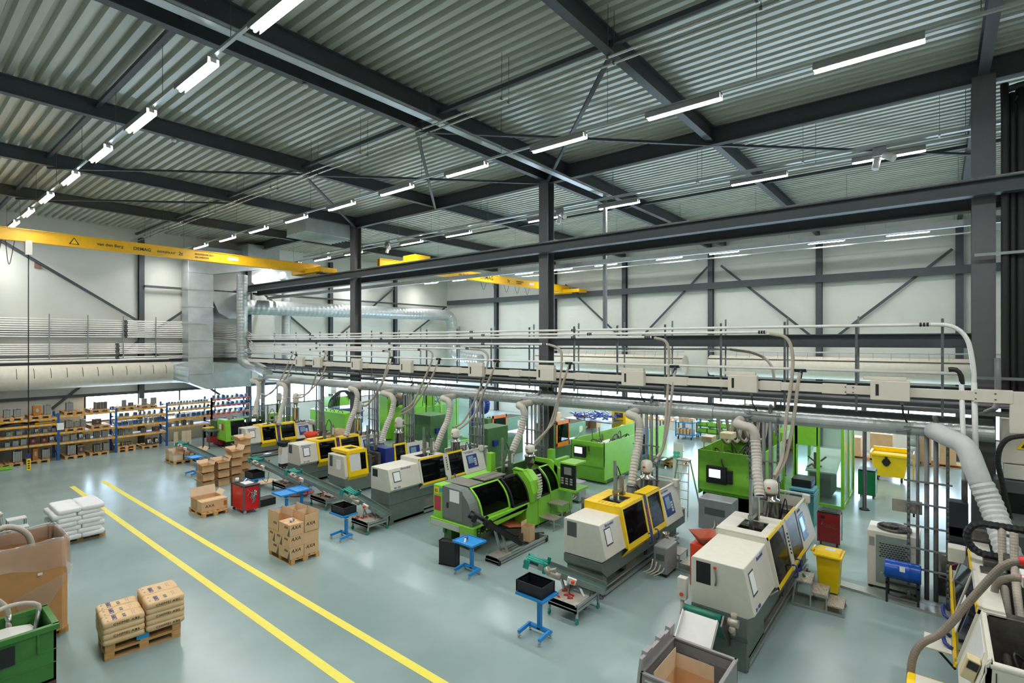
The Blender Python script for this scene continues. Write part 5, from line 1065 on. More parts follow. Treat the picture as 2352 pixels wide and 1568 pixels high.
# ================================================================== conveyors
def conveyor(hi,lo,wd,label,frame=None,fz=.3,rolc=teal,casters=True,sidec=M('conveyor_grey','#858f8b',.4,.3),motor=True,items=0):
    hi=Vector(hi);lo=Vector(lo); d=(lo-hi); L=d.length; d.normalize(); t=thing('belt_conveyor',label,'conveyor',(hi.x,hi.y,0),0,'inclined belt conveyors'); o=Vector((0,0,hi.z))
    sd=d.cross(Vector((0,0,1))).normalized(); up=sd.cross(d)
    a=o; b_=o+d*L
    m=MB().bar(a+up*.0,b_,wd,.05,up); m.one('conveyor_bed',alu,t)
    m=MB().bar(a+up*.03,b_+up*.03,wd-.05,.012,up); m.one('belt',belt,t)
    m=MB(); 
    for s_ in (-1,1): q=sd*(s_*wd/2); m.bar(a+q+up*.04+d*.3,b_+q+up*.04,.012,.13,up)
    m.one('side_plate',sidec,t)
    m=MB(); 
    for s_ in (-1,1): q=sd*(s_*(wd/2+.01)); m.bar(a+q-d*.03,a+q+d*.1,.03,.2,up); m.bar(a+q+d*.42+up*.06,a+q+d*.5+up*.06,.04,.24,up)
    m.bar(a+up*.03+d*.44-sd*wd/2,a+up*.03+d*.44+sd*wd/2,.05,.05,up); m.one('end_bracket',rolc,t)
    m=MB(); m.cyl(a-sd*(wd/2-.02)+up*.02,a+sd*(wd/2-.02)+up*.02,.05,n=14); 
    for k in (-1,0,1): q=sd*(k*wd*.28); m.cyl(a+up*.09+q+d*.02,a+up*.09+q+d*.46,.035,n=10)
    m.one('guide_roller',rolc,t)
    if motor:
        s_=-1 if sd.x>0 else 1
        q=sd*(s_*(wd/2+.1)); m=MB().cyl(a+q+d*.58+up*.05,a+q+d*.85+up*.05,.075,n=14); m.cyl(a+q+d*.52+up*.05,a+q+d*.58+up*.12,.09,n=12); m.bar(a+q+d*.6+up*.1,a+q+d*.72+up*.17,.1,.06,up); m.one('drive_motor',M('motor_grey','#a59f92',.4,.4),t)
        m=MB().bar(a+q+d*1.0+up*.06,a+q+d*1.2+up*.06,.07,.12,up); m.one('switch_box',cream,t); MB().cyl(a+q*1.3+d*1.14+up*.1,a+q*1.55+d*1.14+up*.1,.035,n=12).one('red_switch',orange2,t)
        p=a+q+d*1.1; MB().tube([p,p+Vector((-.05,0,-.3)),p+d*.3+Vector((0,0,-.45)),p+d*.45],.01,n=5).one('cable',black,t)
    if frame:
        x0,x1,y0,y1=[frame[0]-hi.x,frame[1]-hi.x,frame[2]-hi.y,frame[3]-hi.y]; m=MB()
        for z in (fz-.08,fz): m.box(x0,x1,y0,y0+.05,z-.03,z+.03); m.box(x0,x1,y1-.05,y1,z-.03,z+.03); m.box(x0,x0+.05,y0,y1,z-.03,z+.03); m.box(x1-.05,x1,y0,y1,z-.03,z+.03)
        m.box(x0,x0+.03,y0,y1,fz-.1,fz+.04); m.bar((x0+.5,y0+.1,fz),Vector((0,0,0))+a+d*L*.62,.05); m.bar((x0+.5,y1-.1,fz),a+d*L*.45+sd*.1,.05); m.one('base_frame',alu,t)
        B(x0,x0+.6,y0+.03,y1-.03,fz+.03,fz+.04).one('tray_sheet',M('tray_sheet','#b5b0a4',.4,.4,var=.2),t)
        if casters:
            for (x,y) in ((x0+.04,y0),(x0+.04,y1),(x1-.1,y0),(x1-.1,y1)): m=MB(); caster(m,x,y,.05,.13); m.one('caster',rolc if rolc==teal else black,t); boxp('leg_post',alu,t,x-.02,x+.02,y-.02,y+.02,.13,fz+.08)
        if items:
            m=MB(); rnd=random.Random(items)
            for k in range(7): x=x0+.1+rnd.random()*.4;y=y0+.15+rnd.random()*(y1-y0-.3); m.slab((x,y,fz+.045),(rnd.uniform(-1,1),1,0),(0,0,1),0,.12,0,.03,0,.03)
            m.one('part_scrap',M('scrap','#c9a63a' if items%2 else '#b53a35',.5,var=.3,scale=20),t)
    return t
conveyor((9.5,7.3,.85),(10.15,5.65,.42),.34,'inclined belt conveyor with teal roller, in front of the yellow-hooded machine',(9.2,10.2,5.8,6.5),.34,items=2)
conveyor((9.75,14.95,1.02),(10.2,13.3,.42),.34,'inclined belt conveyor with blue motor, in front of the white machine with yellow trim',(9.5,10.35,13.4,14.2),.32,items=3)
conveyor((9.95,18.85,.98),(10.3,15.2,.5),.34,'long inclined belt conveyor with teal roller, in front of the short yellow machine',(9.98,11.0,16.5,17.45),.32,items=5)
conveyor((9.95,21.85,1.02),(10.4,18.3,.4),.34,'long inclined belt conveyor with teal roller, beside the floor crate and red trolley',(10.0,11.0,19.3,20.3),.32,items=4)
conveyor((9.6,28.8,.85),(10.0,25.2,.42),.34,'long inclined belt conveyor with teal roller, rearmost one near the racks',(10.2,12.0,24.6,25.3),.2,casters=False)
conveyor((10.15,9.65,1.2),(11.3,8.95,.3),.3,'black inclined belt conveyor in front of the green machine with curved windows',(10.36,12.6,8.9,9.35),.13,rolc=black2,sidec=black,motor=False)
t=thing('belt_conveyor','wide conveyor with green belt and white slide feeding the grey crate','conveyor',(9.5,3.1,0),0,'inclined belt conveyors')
MB().bar((-.1,.17,1.0),(.5,.17,.2),.6,.06).one('belt',M('belt_teal','#0f6b55',.35),t); MB().cyl((-.1,-.15,1.0),(-.1,.5,1.0),.075,n=20).one('belt_roller',M('belt_teal','#0f6b55',.35),t)
m=MB(); m.bar((-.15,-.18,1.0),(.6,-.18,.15),.03,.2); m.bar((-.15,.53,1.0),(.6,.53,.15),.03,.2); m.one('side_plate',dsteel,t)
m=MB(); m.slab((-.2,-.12,.98),(0,1,0),(-1,0,1.1) ,0,.58,-.02,.55,0,.012); m.slab((-.2,-.14,.98),(0,1,0),(-1,0,1.1),0,.02,0,.55,0,.1); m.slab((-.2,.46,.98),(0,1,0),(-1,0,1.1),0,.02,0,.55,0,.1); m.one('white_slide',white,t)
m=MB(); m.cyl((-.05,-.25,.98),(-.05,-.42,.98),.07,n=14); m.cyl((.0,-.33,.98),(.0,-.33,1.12),.05,n=12); m.cyl((.15,-.25,.75),(.3,-.25,.6),.06,n=12); m.one('drive_motor',M('motor_grey','#a59f92'),t)
m=MB(); m.box(-.1,.5,.62,.78,.1,.16); m.box(.3,.36,.68,.74,.16,1.1); m.box(.26,.4,.62,.78,.95,1.35); m.one('switch_post',cream,t); MB().cyl((.24,.7,1.05),(.27,.7,1.05),.035,n=12).one('red_switch',orange2,t); m=MB(); m.box(.05,.6,-.1,.5,.05,.2); caster(m,-.1,.9); m.one('base_frame',cream,t)
carton(11.95,9.15,.16,.3,.28,.42,.15,'tall narrow open carton at the end of the black conveyor',(None,None,None,0))
# ------------------------------------------------------------------ blue lift stands
def stand(x,y,z,label,crate=None,rz=0,cz=.22):
    t=thing('lift_stand',label,'stand',(x,y,0),rz,'blue lift stands')
    m=MB(); m.box(.1,.17,-.28,.28,.1,.15); m.box(-.22,-.15,-.25,-.2,.1,.15) if 0 else None
    m.bar((.13,-.25,.14),(-.25,-.25,.11),.05,.07); m.bar((.13,.25,.14),(-.25,.25,.11),.05,.07); m.box(.08,.12,-.25,.25,.09,.14); m.one('foot_frame',blue,t,.005)
    m=MB(); m.box(.08,.16,-.04,.04,.1,z-.22); m.box(.05,.17,-.06,.06,z-.18,z-.02); m.one('mast',blue,t,.004); boxp('inner_mast',chrome,t,.1,.14,-.02,.02,z-.25,z-.1)
    m=MB(); m.box(-.22,.28,-.32,.32,z-.02,z); m.box(-.24,-.22,-.33,.33,z-.03,z+.02); m.box(.28,.3,-.33,.33,z-.03,z+.02); m.box(-.24,.3,-.34,-.32,z-.03,z+.02); m.box(-.24,.3,.32,.34,z-.03,z+.02); m.one('tray',blue,t,.004)
    for (a,b_) in ((-.23,-.25),(-.23,.25),(.14,-.25),(.14,.25)): m=MB(); caster(m,a,b_,.035,.1); m.one('caster',chrome,t)
    return t
def crate(x,y,z,w_,d,h,label,mat=black,rz=0,stand_up=False):
    t=thing('plastic_crate',label,'crate',(x,y,z),rz,'black plastic crates'); a=w_/2;c=d/2
    m=MB(); m.box(-a,a,-c,c,0,.012); m.box(-a,-a+.012,-c,c,0,h); m.box(a-.012,a,-c,c,0,h); m.box(-a,a,-c,-c+.012,0,h); m.box(-a,a,c-.012,c,0,h)
    for s_ in (h-.03,): m.box(-a-.01,-a+.012,-c-.01,c+.01,s_,h); m.box(a-.012,a+.01,-c-.01,c+.01,s_,h); m.box(-a-.01,a+.01,-c-.01,-c+.012,s_,h); m.box(-a-.01,a+.01,c-.012,c+.01,s_,h)
    for (u,v) in ((-a,-c),(a,-c),(-a,c),(a,c)): m.box(u-.012,u+.012,v-.012,v+.012,.0,h)
    m.one('crate_body',mat,t,.003); return t
stand(8.9,13.75,.76,'blue lift stand with black crate, in front of the white machine with yellow trim'); crate(8.95,13.77,.765,.42,.62,.22,'black plastic crate on the blue stand beside the printed cartons')
stand(8.36,6.2,.86,'blue lift stand with black crate in the foreground, near the yellow-hooded machine'); crate(8.4,6.25,.866,.42,.62,.23,'black plastic crate on the blue stand in the foreground')
stand(9.55,9.2,.82,'blue lift stand with a tape gun on it, in front of the green machine'); t=thing('tape_gun','small white and grey tape gun lying on the blue stand','tape dispenser',(9.5,9.25,.825),.4); m=MB(); m.prism([(-.09,0),(.08,0),(.06,.06),(-.03,.08)],'y',-.02,.02); m.one('body',white,t); MB().cyl((.05,-.03,.06),(.05,.03,.06),.05,n=14).one('tape_roll',dsteel,t)
stand(8.9,17.3,.7,'empty blue lift stand behind the printed cartons, left of a pair'); stand(9.45,17.3,.72,'empty blue lift stand behind the printed cartons, right of a pair')
stand(9.0,25.3,.8,'blue lift stand under the rear conveyor end, behind the open cartons',rz=.1)
t=crate(9.6,9.78,.0,.4,.62,.22,'black plastic crate standing on its side beside the blue stand'); t.rotation_euler=(0,R(90),0.25); t.location=(9.52,9.95,.32); t.scale=(1.5,.8,1.0)
stand(9.55,20.9,.5,'low blue stand with black crate behind the red trolley'); crate(9.6,20.9,.505,.45,.65,.24,'black plastic crate on the low blue stand behind the red trolley'); 
t=crate(8.95,18.75,0,.62,.38,.25,'black plastic crate lying upside down on the floor beside the red trolley'); B(-.3,.3,-.18,.18,.235,.245).one('crate_base',black,t)
MB().box(-.5,.5,-.3,.3,0,.06).th('wooden_board',cardl,'pale board with green tape lying on the floor behind the black crate','board',(10.3,21.6,0.0),.1)
m=MB()
for k in range(6): r_=.22+.03*k; m.tube([(r_*1.3*math.cos(a)+.03*k,r_*math.sin(a),.012+.006*k) for a in [2*PI*i/16 for i in range(17)]],.013,n=6,step=.1)
m.th('red_hose_coil',M('hose_red','#c23b45',.4),'coil of red air hose lying on the floor behind the empty blue stands','hose',(10.35,19.0,0))
MB().lathe([(.12,0),(.14,.02),(.14,.22),(.1,.27),(.04,.28),(.04,.31)],n=14).th('canister',cardl,'yellowish plastic canister on the floor under the long conveyor','canister',(10.7,17.75,.0))
# white material dryer between machines
t=thing('material_feeder','slim white wheeled feeder with black funnel between the rear machines','feeder',(12.1,23.45,0)); m=MB(); m.prism([(-.2,.25),(.2,.25),(.17,1.0),(-.15,1.0)],'y',-.17,.17); m.one('housing',white,t,.01); MB().lathe([(.08,1.0),(.28,1.08),(.33,1.25),(.3,1.25),(.1,1.1)],n=4).one('funnel',black,t); m=MB(); caster(m,-.15,-.15); caster(m,.15,.15); caster(m,-.15,.15); caster(m,.15,-.15); m.box(-.18,.18,-.15,.15,.1,.25); m.one('undercarriage',black,t); B(-.21,-.2,-.1,.1,.7,.95).one('front_label',cardl,t)
t=thing('granulator','orange-red granulator with funnel top behind the rear yellow machine','granulator',(14.3,24.9,0)); B(-.3,.3,-.3,.3,0,.85).one('housing',orange2,t,.02); MB().lathe([(.2,.85),(.45,1.2),(.43,1.2),(.18,.87)],n=4).one('funnel',orange2,t); B(-.31,-.3,-.1,.2,.5,.7).one('label_sheet',white,t)
for i,(x,y) in enumerate(((15.3,24.4),(15.8,24.9))): carton(x,y,.5,.5,.5,.5,0,'tall open carton behind the orange granulator, %s'%['left','right'][i],(5,10,None,0))
B(-.9,.9,-.7,.7,0,.5).th('storage_block',darkin,'dark crate carrying the tall cartons behind the orange granulator','crate',(15.5,24.7,0))
# ------------------------------------------------------------------ trolleys and cabinets
def trolley(x,y,w_,d,h,mat,label,rz=0,drawers='y',logo=None,top=black):
    t=thing('tool_trolley',label,'trolley',(x,y,0),rz,'tool trolleys'); a=w_/2;c=d/2
    boxp('cabinet_body',mat,t,-a,a,-c,c,.12,h-.04,.01); B(-a-.015,a+.015,-c-.015,c+.015,h-.04,h+.01).one('worktop',top,t,.008)
    m=MB()
    for (u,v) in ((-a,-c),(a,-c),(-a,c),(a,c)): m.box(u-.022,u+.022,v-.022,v+.022,.12,h-.02)
    m.one('corner_post',base2 if mat==red else mat,t,.004)
    for i in range(6):
        z=.16+i*(h-.24)/6
        if drawers=='x': dr=B(a,a+.012,-c+.03,c-.03,z,z+(h-.24)/6-.015).one('drawer',alu,t)
        if drawers=='-y': dr=B(-a+.03,a-.03,-c-.012,-c,z,z+(h-.24)/6-.015).one('drawer',alu,t)
    for (u,v) in ((-a+.06,-c+.06),(a-.06,-c+.06),(-a+.06,c-.06),(a-.06,c-.06)): m=MB(); caster(m,u,v,.055,.14); m.one('caster',black if mat!=red else chrome,t)
    return t
t=trolley(8.25,18.65,.52,.95,.95,red,'bright red tool trolley with tools hanging on its side, near the printed carton pallet'); m=MB(); rnd=random.Random(2)
for i in range(9): x=-.14+rnd.random()*.22; z=.85-rnd.random()*.3; m.tube([(x,-.49,z),(x+.03,-.51,z-.08),(x-.02,-.5,z-.2)],.012,n=5)
for i in range(7): m.cyl((.02+rnd.random()*.12,-.5,.55+rnd.random()*.25),(.03+rnd.random()*.12,-.515,.55+rnd.random()*.25),.02,n=8)
m.one('hanging_tool',chrome,t); m=MB(); m.box(-.15,.15,-.3,.1,.96,.985); m.cyl((-.15,.3,.96),(-.15,.3,1.1),.06,n=12); m.bar((0,.1,.99),(.2,.35,1.0),.03); m.one('top_tool',white,t)
t=trolley(17.5,2.45,.45,.52,.98,dred,'dark red tool cabinet on wheels behind the yellow wheelie bin',drawers='-y'); m=MB()
m=MB()
for k in range(7): m.bar((-.227,.17-.05*k,.6-.004*k),(-.227,.15-.05*k,.66-.008*k+(.03 if k==0 else 0)),.012,.004)
m.bar((-.227,.1,.57),(-.227,-.2,.55),.012,.004); m.one('logo_script',inkgrey,t); B(-.24,-.225,.1,.2,.78,.86).one('black_latch',black,t)
m=MB()
for i in range(8): m.bar((-.18+.05*i,-.2,1.0),(-.15+.045*i,.2,1.01),.02)
m.one('top_tool',chrome,t)
t=trolley(23.8,2.1,.6,.5,1.05,M('cabinet_green','#0d7a45',.4),'dark green tool cabinet on wheels next to the big yellow container',drawers='-y')
t=thing('tool_cabinet','teal cabinet with stacked teal trays behind the foreground machine','cabinet',(19.1,3.4,0)); boxp('cabinet_body',M('cabinet_teal','#3c8580',.45),t,-.4,.4,-.35,.35,.0,.95,.01); m=MB(); m.box(-.42,.4,-.36,.36,.97,1.0); m.box(-.42,.4,-.36,.36,1.03,1.06); m.box(-.4,.38,-.34,.34,1.1,1.16); m.one('tray',M('tray_teal','#5a9dae',.45),t)
t=thing('control_box','black box with blue button face lying on the teal cabinet','electrical box',(19.3,3.45,1.165)); B(-.35,.35,-.28,.28,0,.25).one('housing',black,t,.01); B(-.3,.3,-.29,-.28,.04,.2).one('button_face',dblue,t)
# ------------------------------------------------------------------ steps
def steps(x,y,rz,label,n,w_,run,rise,items=False):
    t=thing('step_stool',label,'steps',(x,y,0),rz,'metal steps'); H=n*rise  # top platform at +y end, descending toward -y
    for k in range(n):
        z=H-k*rise; yy=-k*run
        B(-w_/2,w_/2,yy-run*.55,yy+run*.5,z-.03,z).one('tread',tread,t,.004)
    m=MB()
    for x_ in (-w_/2,w_/2):
        m.bar((x_,run*.7,.03),(x_,run*.45,H-.03),.03); m.bar((x_,-n*run+run*.4,.03),(x_,run*.7,.03),.03,.05)
        for k in range(n): m.bar((x_,-k*run-run*.5,.03),(x_,-k*run-run*.5,H-k*rise-.02),.028)
    m.bar((-w_/2,run*.6,.25),(w_/2,run*.6,.25),.025); m.one('leg_frame',alu,t); return t
t=steps(13.3,2.35,.05,'three-step aluminium stair with chequered treads in the foreground, beside the yellow wheelie bin',3,.6,.3,.19)
MB().cyl((-.06,0,0),(.08,.02,0),.02,n=8).th('screwdriver',M('tool_green','#1b8b4a',.4),'green and red screwdriver lying on the top tread of the stair','tool',(13.3,2.35,.593),.3)
steps(13.35,5.6,.0,'three-step aluminium stair behind the yellow-hooded machine, steel pot on top',3,.55,.3,.2)
MB().lathe([(.09,0),(.1,.08),(.06,.1),(.08,.12),(.1,.2),(.09,.2),(.07,.13)],n=14).th('steel_pot',stainless,'small steel pot standing on the stair behind the yellow-hooded machine','pot',(13.3,5.6,.605))
steps(14.0,9.5,-PI/2,'two-step aluminium stair beside the green machine panel',2,.6,.45,.35)
# temperature unit
def tempunit(x,y,w_,d,h,label,mat=M('unit_grey','#8d9192',.4,.2),rz=0):
    t=thing('temperature_unit',label,'machine unit',(x,y,0),rz,'temperature units'); boxp('housing',mat,t,-w_/2,w_/2,-d/2,d/2,.08,h,.03); B(-w_/2-.01,-w_/2,-d*.3,d*.3,h*.55,h*.75).one('front_panel',base2,t)
    m=MB()
    for (u,v) in ((-.4,-.35),(.4,-.35),(-.4,.35),(.4,.35)): caster(m,u*w_,v*d,.04,.1)
    m.one('caster',black,t); m=MB()
    for k in range(4): m.tube([(-w_/2,-d*.3+.1*k,.25+.05*k),(-w_/2-.15,-d*.3+.1*k,.2),(-w_/2-.3,d*.1+.1*k,.12)],.018,n=6)
    m.one('hose',hose,t); return t
tempunit(12.75,5.38,.65,.36,.75,'rounded grey temperature unit on wheels behind the yellow-hooded machine')
tempunit(16.6,5.3,.7,1.0,1.02,'grey wheeled unit in front of the large green machine with bright screen'); tempunit(16.4,10.35,.5,.6,.75,'small grey unit left of the green machine with black control panel')
tempunit(14.9,8.9,.5,.3,.8,'narrow grey unit beside the two-step stair')
t=thing('granulator','orange and red granulator with square funnel behind the foreground machine','granulator',(12.7,4.35,0)); B(-.22,.22,-.3,.3,0,1.0).one('housing',orange2,t,.01); MB().lathe([(.18,1.0),(.42,1.25),(.4,1.25),(.16,1.03)],n=4).one('funnel',M('funnel_rust','#a5482c',.5),t)
# wheelie bin
t=thing('wheelie_bin','yellow two-wheeled wheelie bin with closed lid and white label','bin',(14.25,2.0,0)); m=MB().loft([[(-.2,-.19,.04),(.22,-.19,.04),(.22,.19,.04),(-.2,.19,.04)],[(-.27,-.24,.88),(.25,-.24,.88),(.25,.24,.88),(-.27,.24,.88)]],smooth=False); m.one('bin_body',yellow,t,.015)
m=MB(); m.box(-.32,.3,-.29,.29,.86,.92); m.prism([(-.3,.92),(-.2,.97),(.2,.97),(.27,.92)],'y',-.24,.24); m.one('lid',yellow,t,.02); m=MB(); m.cyl((.15,-.22,.88),(.15,.0,.88),.02) ; m.bar((.1,.26,.88),(-.1,.36,.9),.05); m.cyl((-.2,.33,.93),(.2,.33,.93),.025,n=8); m.one('handle',yellow,t)
B(-.08,.1,-.12,.08,.97,.976).one('lid_label',white,t); m=MB(); m.cyl((-.3,.16,.1),(-.24,.16,.1),.1,n=16); m.cyl((.24,.16,.1),(.3,.16,.1),.1,n=16); m.one('wheel',black,t)
# chiller
t=thing('air_chiller','cream cooling unit with round fan on top, behind the blue drum','cooling unit',(15.52,.84,.06)); m=MB(); m.box(-.42,.42,-.5,.5,.0,1.3); m.one('housing',cream,t,.015); B(-.428,-.42,-.32,.33,.1,1.22).one('front_panel',M('panel_sage','#8f9c93',.35,.3),t)
m=MB()
for i in range(7):
    for j in range(9): 
        yy=-.26+j*.06+(.03 if i%2 else 0)
        if yy<.24: m.box(-.431,-.428,yy,yy+.045,.72+i*.05,.745+i*.05)
m.one('vent_slot',ink,t); MB().lathe([(.34,1.3),(.34,1.36),(.32,1.36),(.32,1.31),(0,1.31)],(.0,.0,0),28).one('fan_ring',dsteel,t); m=MB(); m.cyl((0,0,1.3),(0,0,1.37),.08,n=14)
for r_ in (.1,.16,.22,.28): 
    m.tube([(r_*math.cos(a),r_*math.sin(a),1.365) for a in [2*PI*i/20 for i in range(21)]],.004,n=4,curve=False)
for k in range(8): a=PI*k/4; m.bar((0,0,1.365),(.33*math.cos(a),.33*math.sin(a),1.365),.006)
m.one('fan_guard',ink,t); m=MB()
for k in range(5): a=2*PI*k/5; m.slab((.05*math.cos(a),.05*math.sin(a),1.325),(math.cos(a),math.sin(a),0),(0.2*math.sin(a),-.2*math.cos(a),1),0,.24,-.07,.07,0,.006)
m.one('fan_blade',black,t); m=MB()
for (u,v) in ((-.36,-.44),(-.36,.44),(.36,.44)): m.lathe([(.05,-.06),(.05,-.01),(.03,0)],(u,v,0),12)
m.one('foot',black,t); B(-.43,-.42,.36,.46,.95,1.15).one('type_label',inkgrey,t)
# drum on stand
t=thing('blue_drum','blue steel drum lying on a black stand with small tap','drum',(14.72,.64,.47)); m=MB(); r_=.21; prof=[(-.4,r_*.98),(-.38,r_),(-.15,r_),(-.13,r_*1.04),(-.11,r_),(.11,r_),(.13,r_*1.04),(.15,r_),(.38,r_),(.4,r_*.98)]
m.loft([[(r*math.cos(2*PI*i/28),y,.21+r*math.sin(2*PI*i/28)) for i in range(28)] for y,r in prof]); m.one('drum_body',drumblue,t); B(-.205,-.2,-.06,.06,.25,.37).one('drum_label',paper,t); m=MB(); m.cyl((-.0,.4,.06),(-.0,.5,.06),.015,n=8); m.cyl((0,.48,.09),(0,.48,.0),.014,n=8); m.one('tap',chrome,t); t.scale=(1,.82,1)
t=thing('drum_stand','black square-tube stand carrying the blue drum','stand',(14.72,.64,0)); m=MB()
for u in (-.24,.24):
    for v in (-.28,.28): m.box(u-.02,u+.02,v-.02,v+.02,0,.52 if u<0 else .48)
m.one('leg',black,t); m=MB(); m.box(-.24,.24,-.3,-.26,.4,.44); m.box(-.24,.24,.26,.3,.4,.44); m.box(-.26,-.22,-.3,.3,.42,.46); m.box(.22,.26,-.3,.3,.42,.46); m.one('cradle',black,t)
B(-.16,.16,-1.95,1.55,0,.055).th('floor_kerb',alu,'low metal kerb channel on the floor under the cooling unit','kerb',(14.62,.7,0),-.13)
t=thing('sheet_metal_box','thin grey metal box hanging on the service rack behind the cooling unit','box',(14.98,.55,1.95)); B(-.03,.03,-.25,.3,0,.28).one('box_body',M('metal_taupe','#a39c91',.4,.3),t); MB().cyl((0,-.1,0),(0,-.1,-.08),.02,n=8).one('knob',black,t)
MB().lathe([(.2,0),(.22,.02),(.22,.5),(.2,.52),(.0,.52)],n=20).th('steel_pot',M('pot_grey','#85827c',.4,.5),'dull steel bucket with lid on the floor behind the service rack','bucket',(15.9,-.2,0.4)); B(-.28,.28,-.28,.28,0,.4).th('pump_base',darkin,'dark pump base under the dull steel bucket','pump',(15.9,-.2,0))
MB().tube([(0,.1,.75),(0,-.1,.9),(-.05,-.3,.7),(-.1,-.35,.3),(-.12,-.25,.03)],.035,n=8).th('red_hose',M('hose_maroon','#7d1f35',.4),'dark red hose curving to the floor behind the blue drum','hose',(15.3,-.25,0))
MB().lathe([(0,0),(.015,.02),(.012,.05),(0,.06)],n=8) 
# pole
MB().lathe([(.16,0),(.16,.03),(.1,.06),(.06,.07),(.06,3.9)],n=16).th('steel_pole',black,'slim black pole with round foot beside the glass cabin','pole',(21.9,2.02,0))
# big yellow container
t=thing('waste_container','big yellow four-wheeled waste container with open lid and black cross handle','container',(27.3,1.62,.2)); m=MB().loft([[(-.4,-.5,0),(.4,-.5,0),(.4,.5,0),(-.4,.5,0)],[(-.5,-.62,.9),(.5,-.62,.9),(.5,.62,.9),(-.5,.62,.9)]],smooth=False); m.one('container_body',yellow,t,.01)
m=MB(); m.box(-.55,-.48,-.66,.66,.86,.95); m.box(.48,.55,-.66,.66,.86,.95); m.box(-.5,.5,-.68,-.6,.86,.98); m.box(-.5,.5,.6,.68,.86,.98); m.box(.3,.4,-.6,.6,.95,1.12); m.one('rim',yellow,t,.01); B(-.4,.4,-.82,-.78,.0,1.05).one('open_lid',M('lid_yellow','#dfa800',.4),t,.01)
m=MB(); m.cyl((-.53,.1,.62),(-.49,.1,.62),.16,n=6); m.box(-.54,-.5,.06,.14,.45,.85); m.one('black_handle',black,t); m=MB(); 
for (u,v) in ((-.3,-.4),(-.3,.4),(.3,-.4),(.3,.4)): m.cyl((u,v-.03,-.1),(u,v+.03,-.1),.1,n=14)
m.one('wheel',black,t)
# grey crate bottom
t=thing('pallet_box','large grey plastic pallet box with folded-up lid in the foreground, brown carton inside','pallet box',(8.1,3.02,0)); W=.64;D_=.53
m=MB(); m.box(-W,W,-D_,D_,.1,.16)
for (a,b_,c__,d_) in ((-W,W,-D_,-D_+.035),(-W,W,D_-.035,D_),(-W,-W+.035,-D_,D_),(W-.035,W,-D_,D_)): m.box(a,b_,c__,d_,.1,.78)
for (a,b_,c__,d_) in ((-W-.01,W+.01,-D_-.01,-D_+.05),(-W-.01,W+.01,D_-.05,D_+.01),(-W-.01,-W+.05,-D_,D_),(W-.05,W+.01,-D_,D_)): m.box(a,b_,c__,d_,.76,.8)
m.one('box_wall',crateg,t,.01); m=MB()
for k in range(9): m.box(-W-.02,-W,-D_+.08,D_-.08,.25+k*.055,.27+k*.055)
m.one('wall_rib',M('rib_grey','#b9bbbb',.5),t); m=MB(); m.box(W-.06,W-.03,-.4,-.1,.3,.6); m.box(W-.06,W-.03,.1,.4,.3,.6); m.box(-.5,-.1,D_-.06,D_-.03,.3,.6); m.one('wall_recess',M('crate_grey_dark','#747274',.5),t)
m=MB(); m.slab((-W,D_+.02,.55),(1,0,0),(0,-1,-.12),0,2*W,-.05,.45,-.05,.0); 
for x in (-.5,0,.4): m.slab((x,D_+.02,.55),(1,0,0),(0,-1,-.12),0,.2,.35,.5,-.08,.01)
m.one('folded_lid',M('lid_grey','#a09e9f',.5),t,.006)
for u in (-.5,.5):
    for v in (-.4,.4): B(u-.08,u+.08,v-.08,v+.08,0,.1).one('foot',crateg,t)
carton(7.95,3.05,.165,.85,.62,.35,0,'brown open carton standing inside the grey pallet box',(0,0,None,0))
# yellow bin bottom right
t=thing('wheelie_bin','yellow bin with rounded lid and label, cut by the bottom photo edge','bin',(10.05,.12,0)); boxp('bin_body',yellow,t,-.26,.26,-.24,.24,.03,.58,.03); m=MB(); m.prism([(-.29,.58),(-.27,.69),(-.1,.74),(.2,.71),(.29,.58)],'y',-.27,.27); m.one('lid',yellow,t,.03); B(-.2,.1,-.18,.16,.735,.745).one('lid_label',cream,t)
# ================================================================== second row of machines behind
def dark_open(t,x0,x1,y0,y1,z0,z1,seed,n=22):
    rnd=random.Random(seed); m=MB()
    for k in range(n):
        x=rnd.uniform(x0,x1);y=rnd.uniform(y0,y1); 
        if k%3==0: a=rnd.uniform(.08,.25); m.box(x-a,x+a,y-a,y+a,z0,z0+rnd.uniform(.2,1)*(z1-z0))
        else: m.tube([(x,y,z0),(x+rnd.uniform(-.4,.4),y+rnd.uniform(-.4,.4),z1*1.05),(rnd.uniform(x0,x1),rnd.uniform(y0,y1),z0)],.025,n=6)
    m.one('machine_internals',darkin,t)
t=thing('large_moulding_machine','large green moulding machine with bright screen, behind the foreground white machine','machine',(17.8,4.5,0),0,'large green machines behind')
m=MB(); m.box(0,.04,0,1.86,.88,2.2); m.box(0,3.9,1.82,1.86,.7,2.2); m.box(0,2.0,0,.04,.8,2.15); m.prism([(0,.88),(.25,.75),(.3,.75),(.04,.9)],'y',0,1.86); m.box(.3,.34,.05,1.8,.1,.8); m.box(3.4,5.2,-.1,1.86,.2,2.5); m.one('green_cladding',green,t,.008)
m=MB(); m.box(.3,5.2,.1,1.8,.0,.7); m.one('machine_bed',dgreen,t); dark_open(t,.2,3.4,.2,1.6,.9,1.9,4,30)
m=MB(); m.box(3.2,5.0,.3,1.7,2.0,3.3); m.one('black_press_head',darkin,t,.02)
m=MB(); m.slab((2.0,-.02,.8),(1,0,0),(0,-1,0),0,1.4,0,1.4,0,.03); m.one('light_green_panel',M('panel_lightgreen','#9ed39a',.3),t); MB().slab((3.4,-.1,.9),(1,0,0),(0,-1,0),.1,1.6,0,1.3,0,.02).one('window_pane',dsmoke,t)
